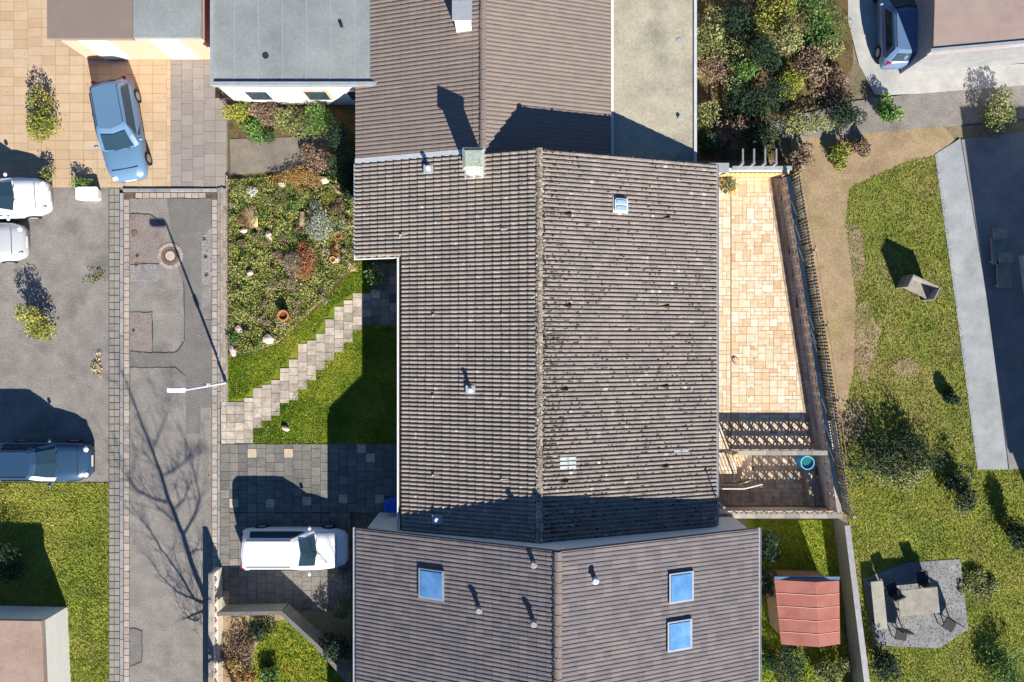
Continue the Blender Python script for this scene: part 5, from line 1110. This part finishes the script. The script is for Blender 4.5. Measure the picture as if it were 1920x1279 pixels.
for x, y, r, h, m, l in ((492, 1170, .6, .9, 'leaf_dark', 'dark green bush behind the low wall of the southern garden'), (450, 1215, .8, .4, 'leaf_brown', 'brown ground plant in the southern front garden'), (448, 1262, .6, .4, 'leaf_orange', 'orange-brown plant at the bottom of the southern front garden'),
        (635, 1215, .7, 1.5, 'leaf_dark', 'dark evergreen against the southern house front'), (640, 1140, .35, .6, 'leaf_olive', 'small olive bush at the southern house front'), (5, 1050, .8, 1.2, 'leaf_dark', 'dark bush at the left edge of the left lawn'), (505, 1265, .5, .5, 'leaf_green', 'green clump on the southern front lawn')):
    S_('garden_bush', l, x, y, r, h, M[m], .02, n=600, size=.06)
# garden wall / hedge between the plots in the south-east
gw = thing('boundary_wall', 'dark boundary wall running beside the red shed', 'wall', G(1600, 1130, ZE))
p = [G(x, y, .2)[:2] for x, y in ((1588, 985), (1606, 1130), (1640, 1400))]
mb = MB()
for a, b in zip(p[:-1], p[1:]): mb.box(((a[0]+b[0])/2, (a[1]+b[1])/2, ZE+.6), (math.hypot(b[0]-a[0], b[1]-a[1]), .25, 1.3), math.atan2(b[1]-a[1], b[0]-a[0]))
mb.build('wall', M['greymetal'], gw)
# garden seating on slabs
sheet('seating_slab', [PX([(1618, 1085), (1700, 1055), (1800, 1048), (1815, 1180), (1760, 1215), (1640, 1210)], ZE)], ZE-.02, ZE+.03, mat('seat_slab', [A(140, 142, 150), A(160, 160, 162)], nscale=.6, famp=.12))
def table(label, px, py, r, h, m):
    x, y, _ = G(px, py, ZE+h); t = thing('garden_table', label, 'table', (x, y, ZE)); mb = MB(); mb.box((x, y, ZE+h), (r*2, r*1.3, .05), .1); mb.build('tabletop', m, t)
    for a, b in ((-1, -1), (1, -1), (1, 1), (-1, 1)): mb = MB(); mb.box((x+a*r*.85, y+b*r*.5, ZE+h/2), (.06, .06, h-.05)); mb.build('leg', M['greymetal'], t)
def chair(label, px, py, rz, m, group=None):
    x, y, _ = G(px, py, ZE+.45); t = thing('garden_chair', label, 'chair', (x, y, ZE), group); co, si = math.cos(rz), math.sin(rz)
    f = lambda a, b: (x+a*co-b*si, y+a*si+b*co)
    mb = MB(); mb.box((x, y, ZE+.44), (.5, .5, .06), rz); mb.build('seat', m, t); mb = MB(); c = f(0, -.27); mb.box((c[0], c[1], ZE+.75), (.5, .06, .6), rz); mb.build('backrest', m, t)
    for a, b in ((-1, -1), (1, -1), (1, 1), (-1, 1)): c = f(a*.21, b*.21); mb = MB(); mb.box((c[0], c[1], ZE+.2), (.04, .04, .42), rz); mb.build('leg', M['greymetal'], t)
table('long grey garden table on the seating slabs of the south-east garden', 1722, 1128, .9, .72, M['concrete'])
chair('dark garden chair nearest the boundary wall on the seating slabs', 1672, 1105, .4, M['dark']); chair('dark garden chair above the grey table', 1730, 1082, .1, M['dark']); chair('dark garden chair below the left end of the grey table', 1690, 1190, 3.0, M['dark']); chair('dark garden chair below the right end of the grey table', 1780, 1172, 2.6, M['dark'])
lb = thing('garden_bench', 'pale long bench lying beside the boundary wall and the seating slabs', 'bench', G(1648, 1135, ZE)); x, y, _ = G(1648, 1135, ZE+.45)
mb = MB(); mb.box((x, y, ZE+.45), (.55, 2.2, .06), .1); mb.build('seat', M['coping'], lb)
for b in (-.9, .9): mb = MB(); mb.box((x-b*.1, y+b, ZE+.21), (.5, .08, .42), .1); mb.build('leg', M['greymetal'], lb)
rk = thing('swing_seat', 'grey garden swing seat standing on the middle east lawn', 'garden seat', G(1722, 540, ZE)); x, y, _ = G(1722, 540, ZE+.6)
mb = MB(); mb.box((x, y, ZE+.5), (1.4, .5, .07), -.45); mb.build('seat', M['concrete'], rk); mb = MB(); mb.box((x+.12, y+.25, ZE+.8), (1.4, .06, .55), -.45); mb.build('backrest', M['concrete'], rk)
for b in (-.65, .65): mb = MB(); mb.box((x+b*.9, y-b*.43, ZE+.55), (.06, .6, 1.1), -.45); mb.build('leg', M['greymetal'], rk)
for i, (px, py) in enumerate(((1872, 470), (1882, 515))):
    t = thing('sun_lounger', ('upper grey sun lounger on the shaded slabs', 'lower grey sun lounger on the shaded slabs')[i], 'sun lounger', G(px, py, ZE)); x, y, _ = G(px, py, ZE+.35)
    mb = MB(); mb.box((x, y, ZE+.35), (.62, 1.2, .07), .05); mb.build('mattress', M['concrete'], t); mb = MB(); mb.box((x, y+.75, ZE+.5), (.62, .5, .07), .05); mb.build('backrest', M['concrete'], t)
    for a, b in ((-1, -1), (1, -1), (1, 1), (-1, 1)): mb = MB(); mb.box((x+a*.27, y+b*.5, ZE+.17), (.05, .05, .32)); mb.build('leg', M['greymetal'], t)
for o in bpy.data.objects:
    if '_o' in o: del o['_o']
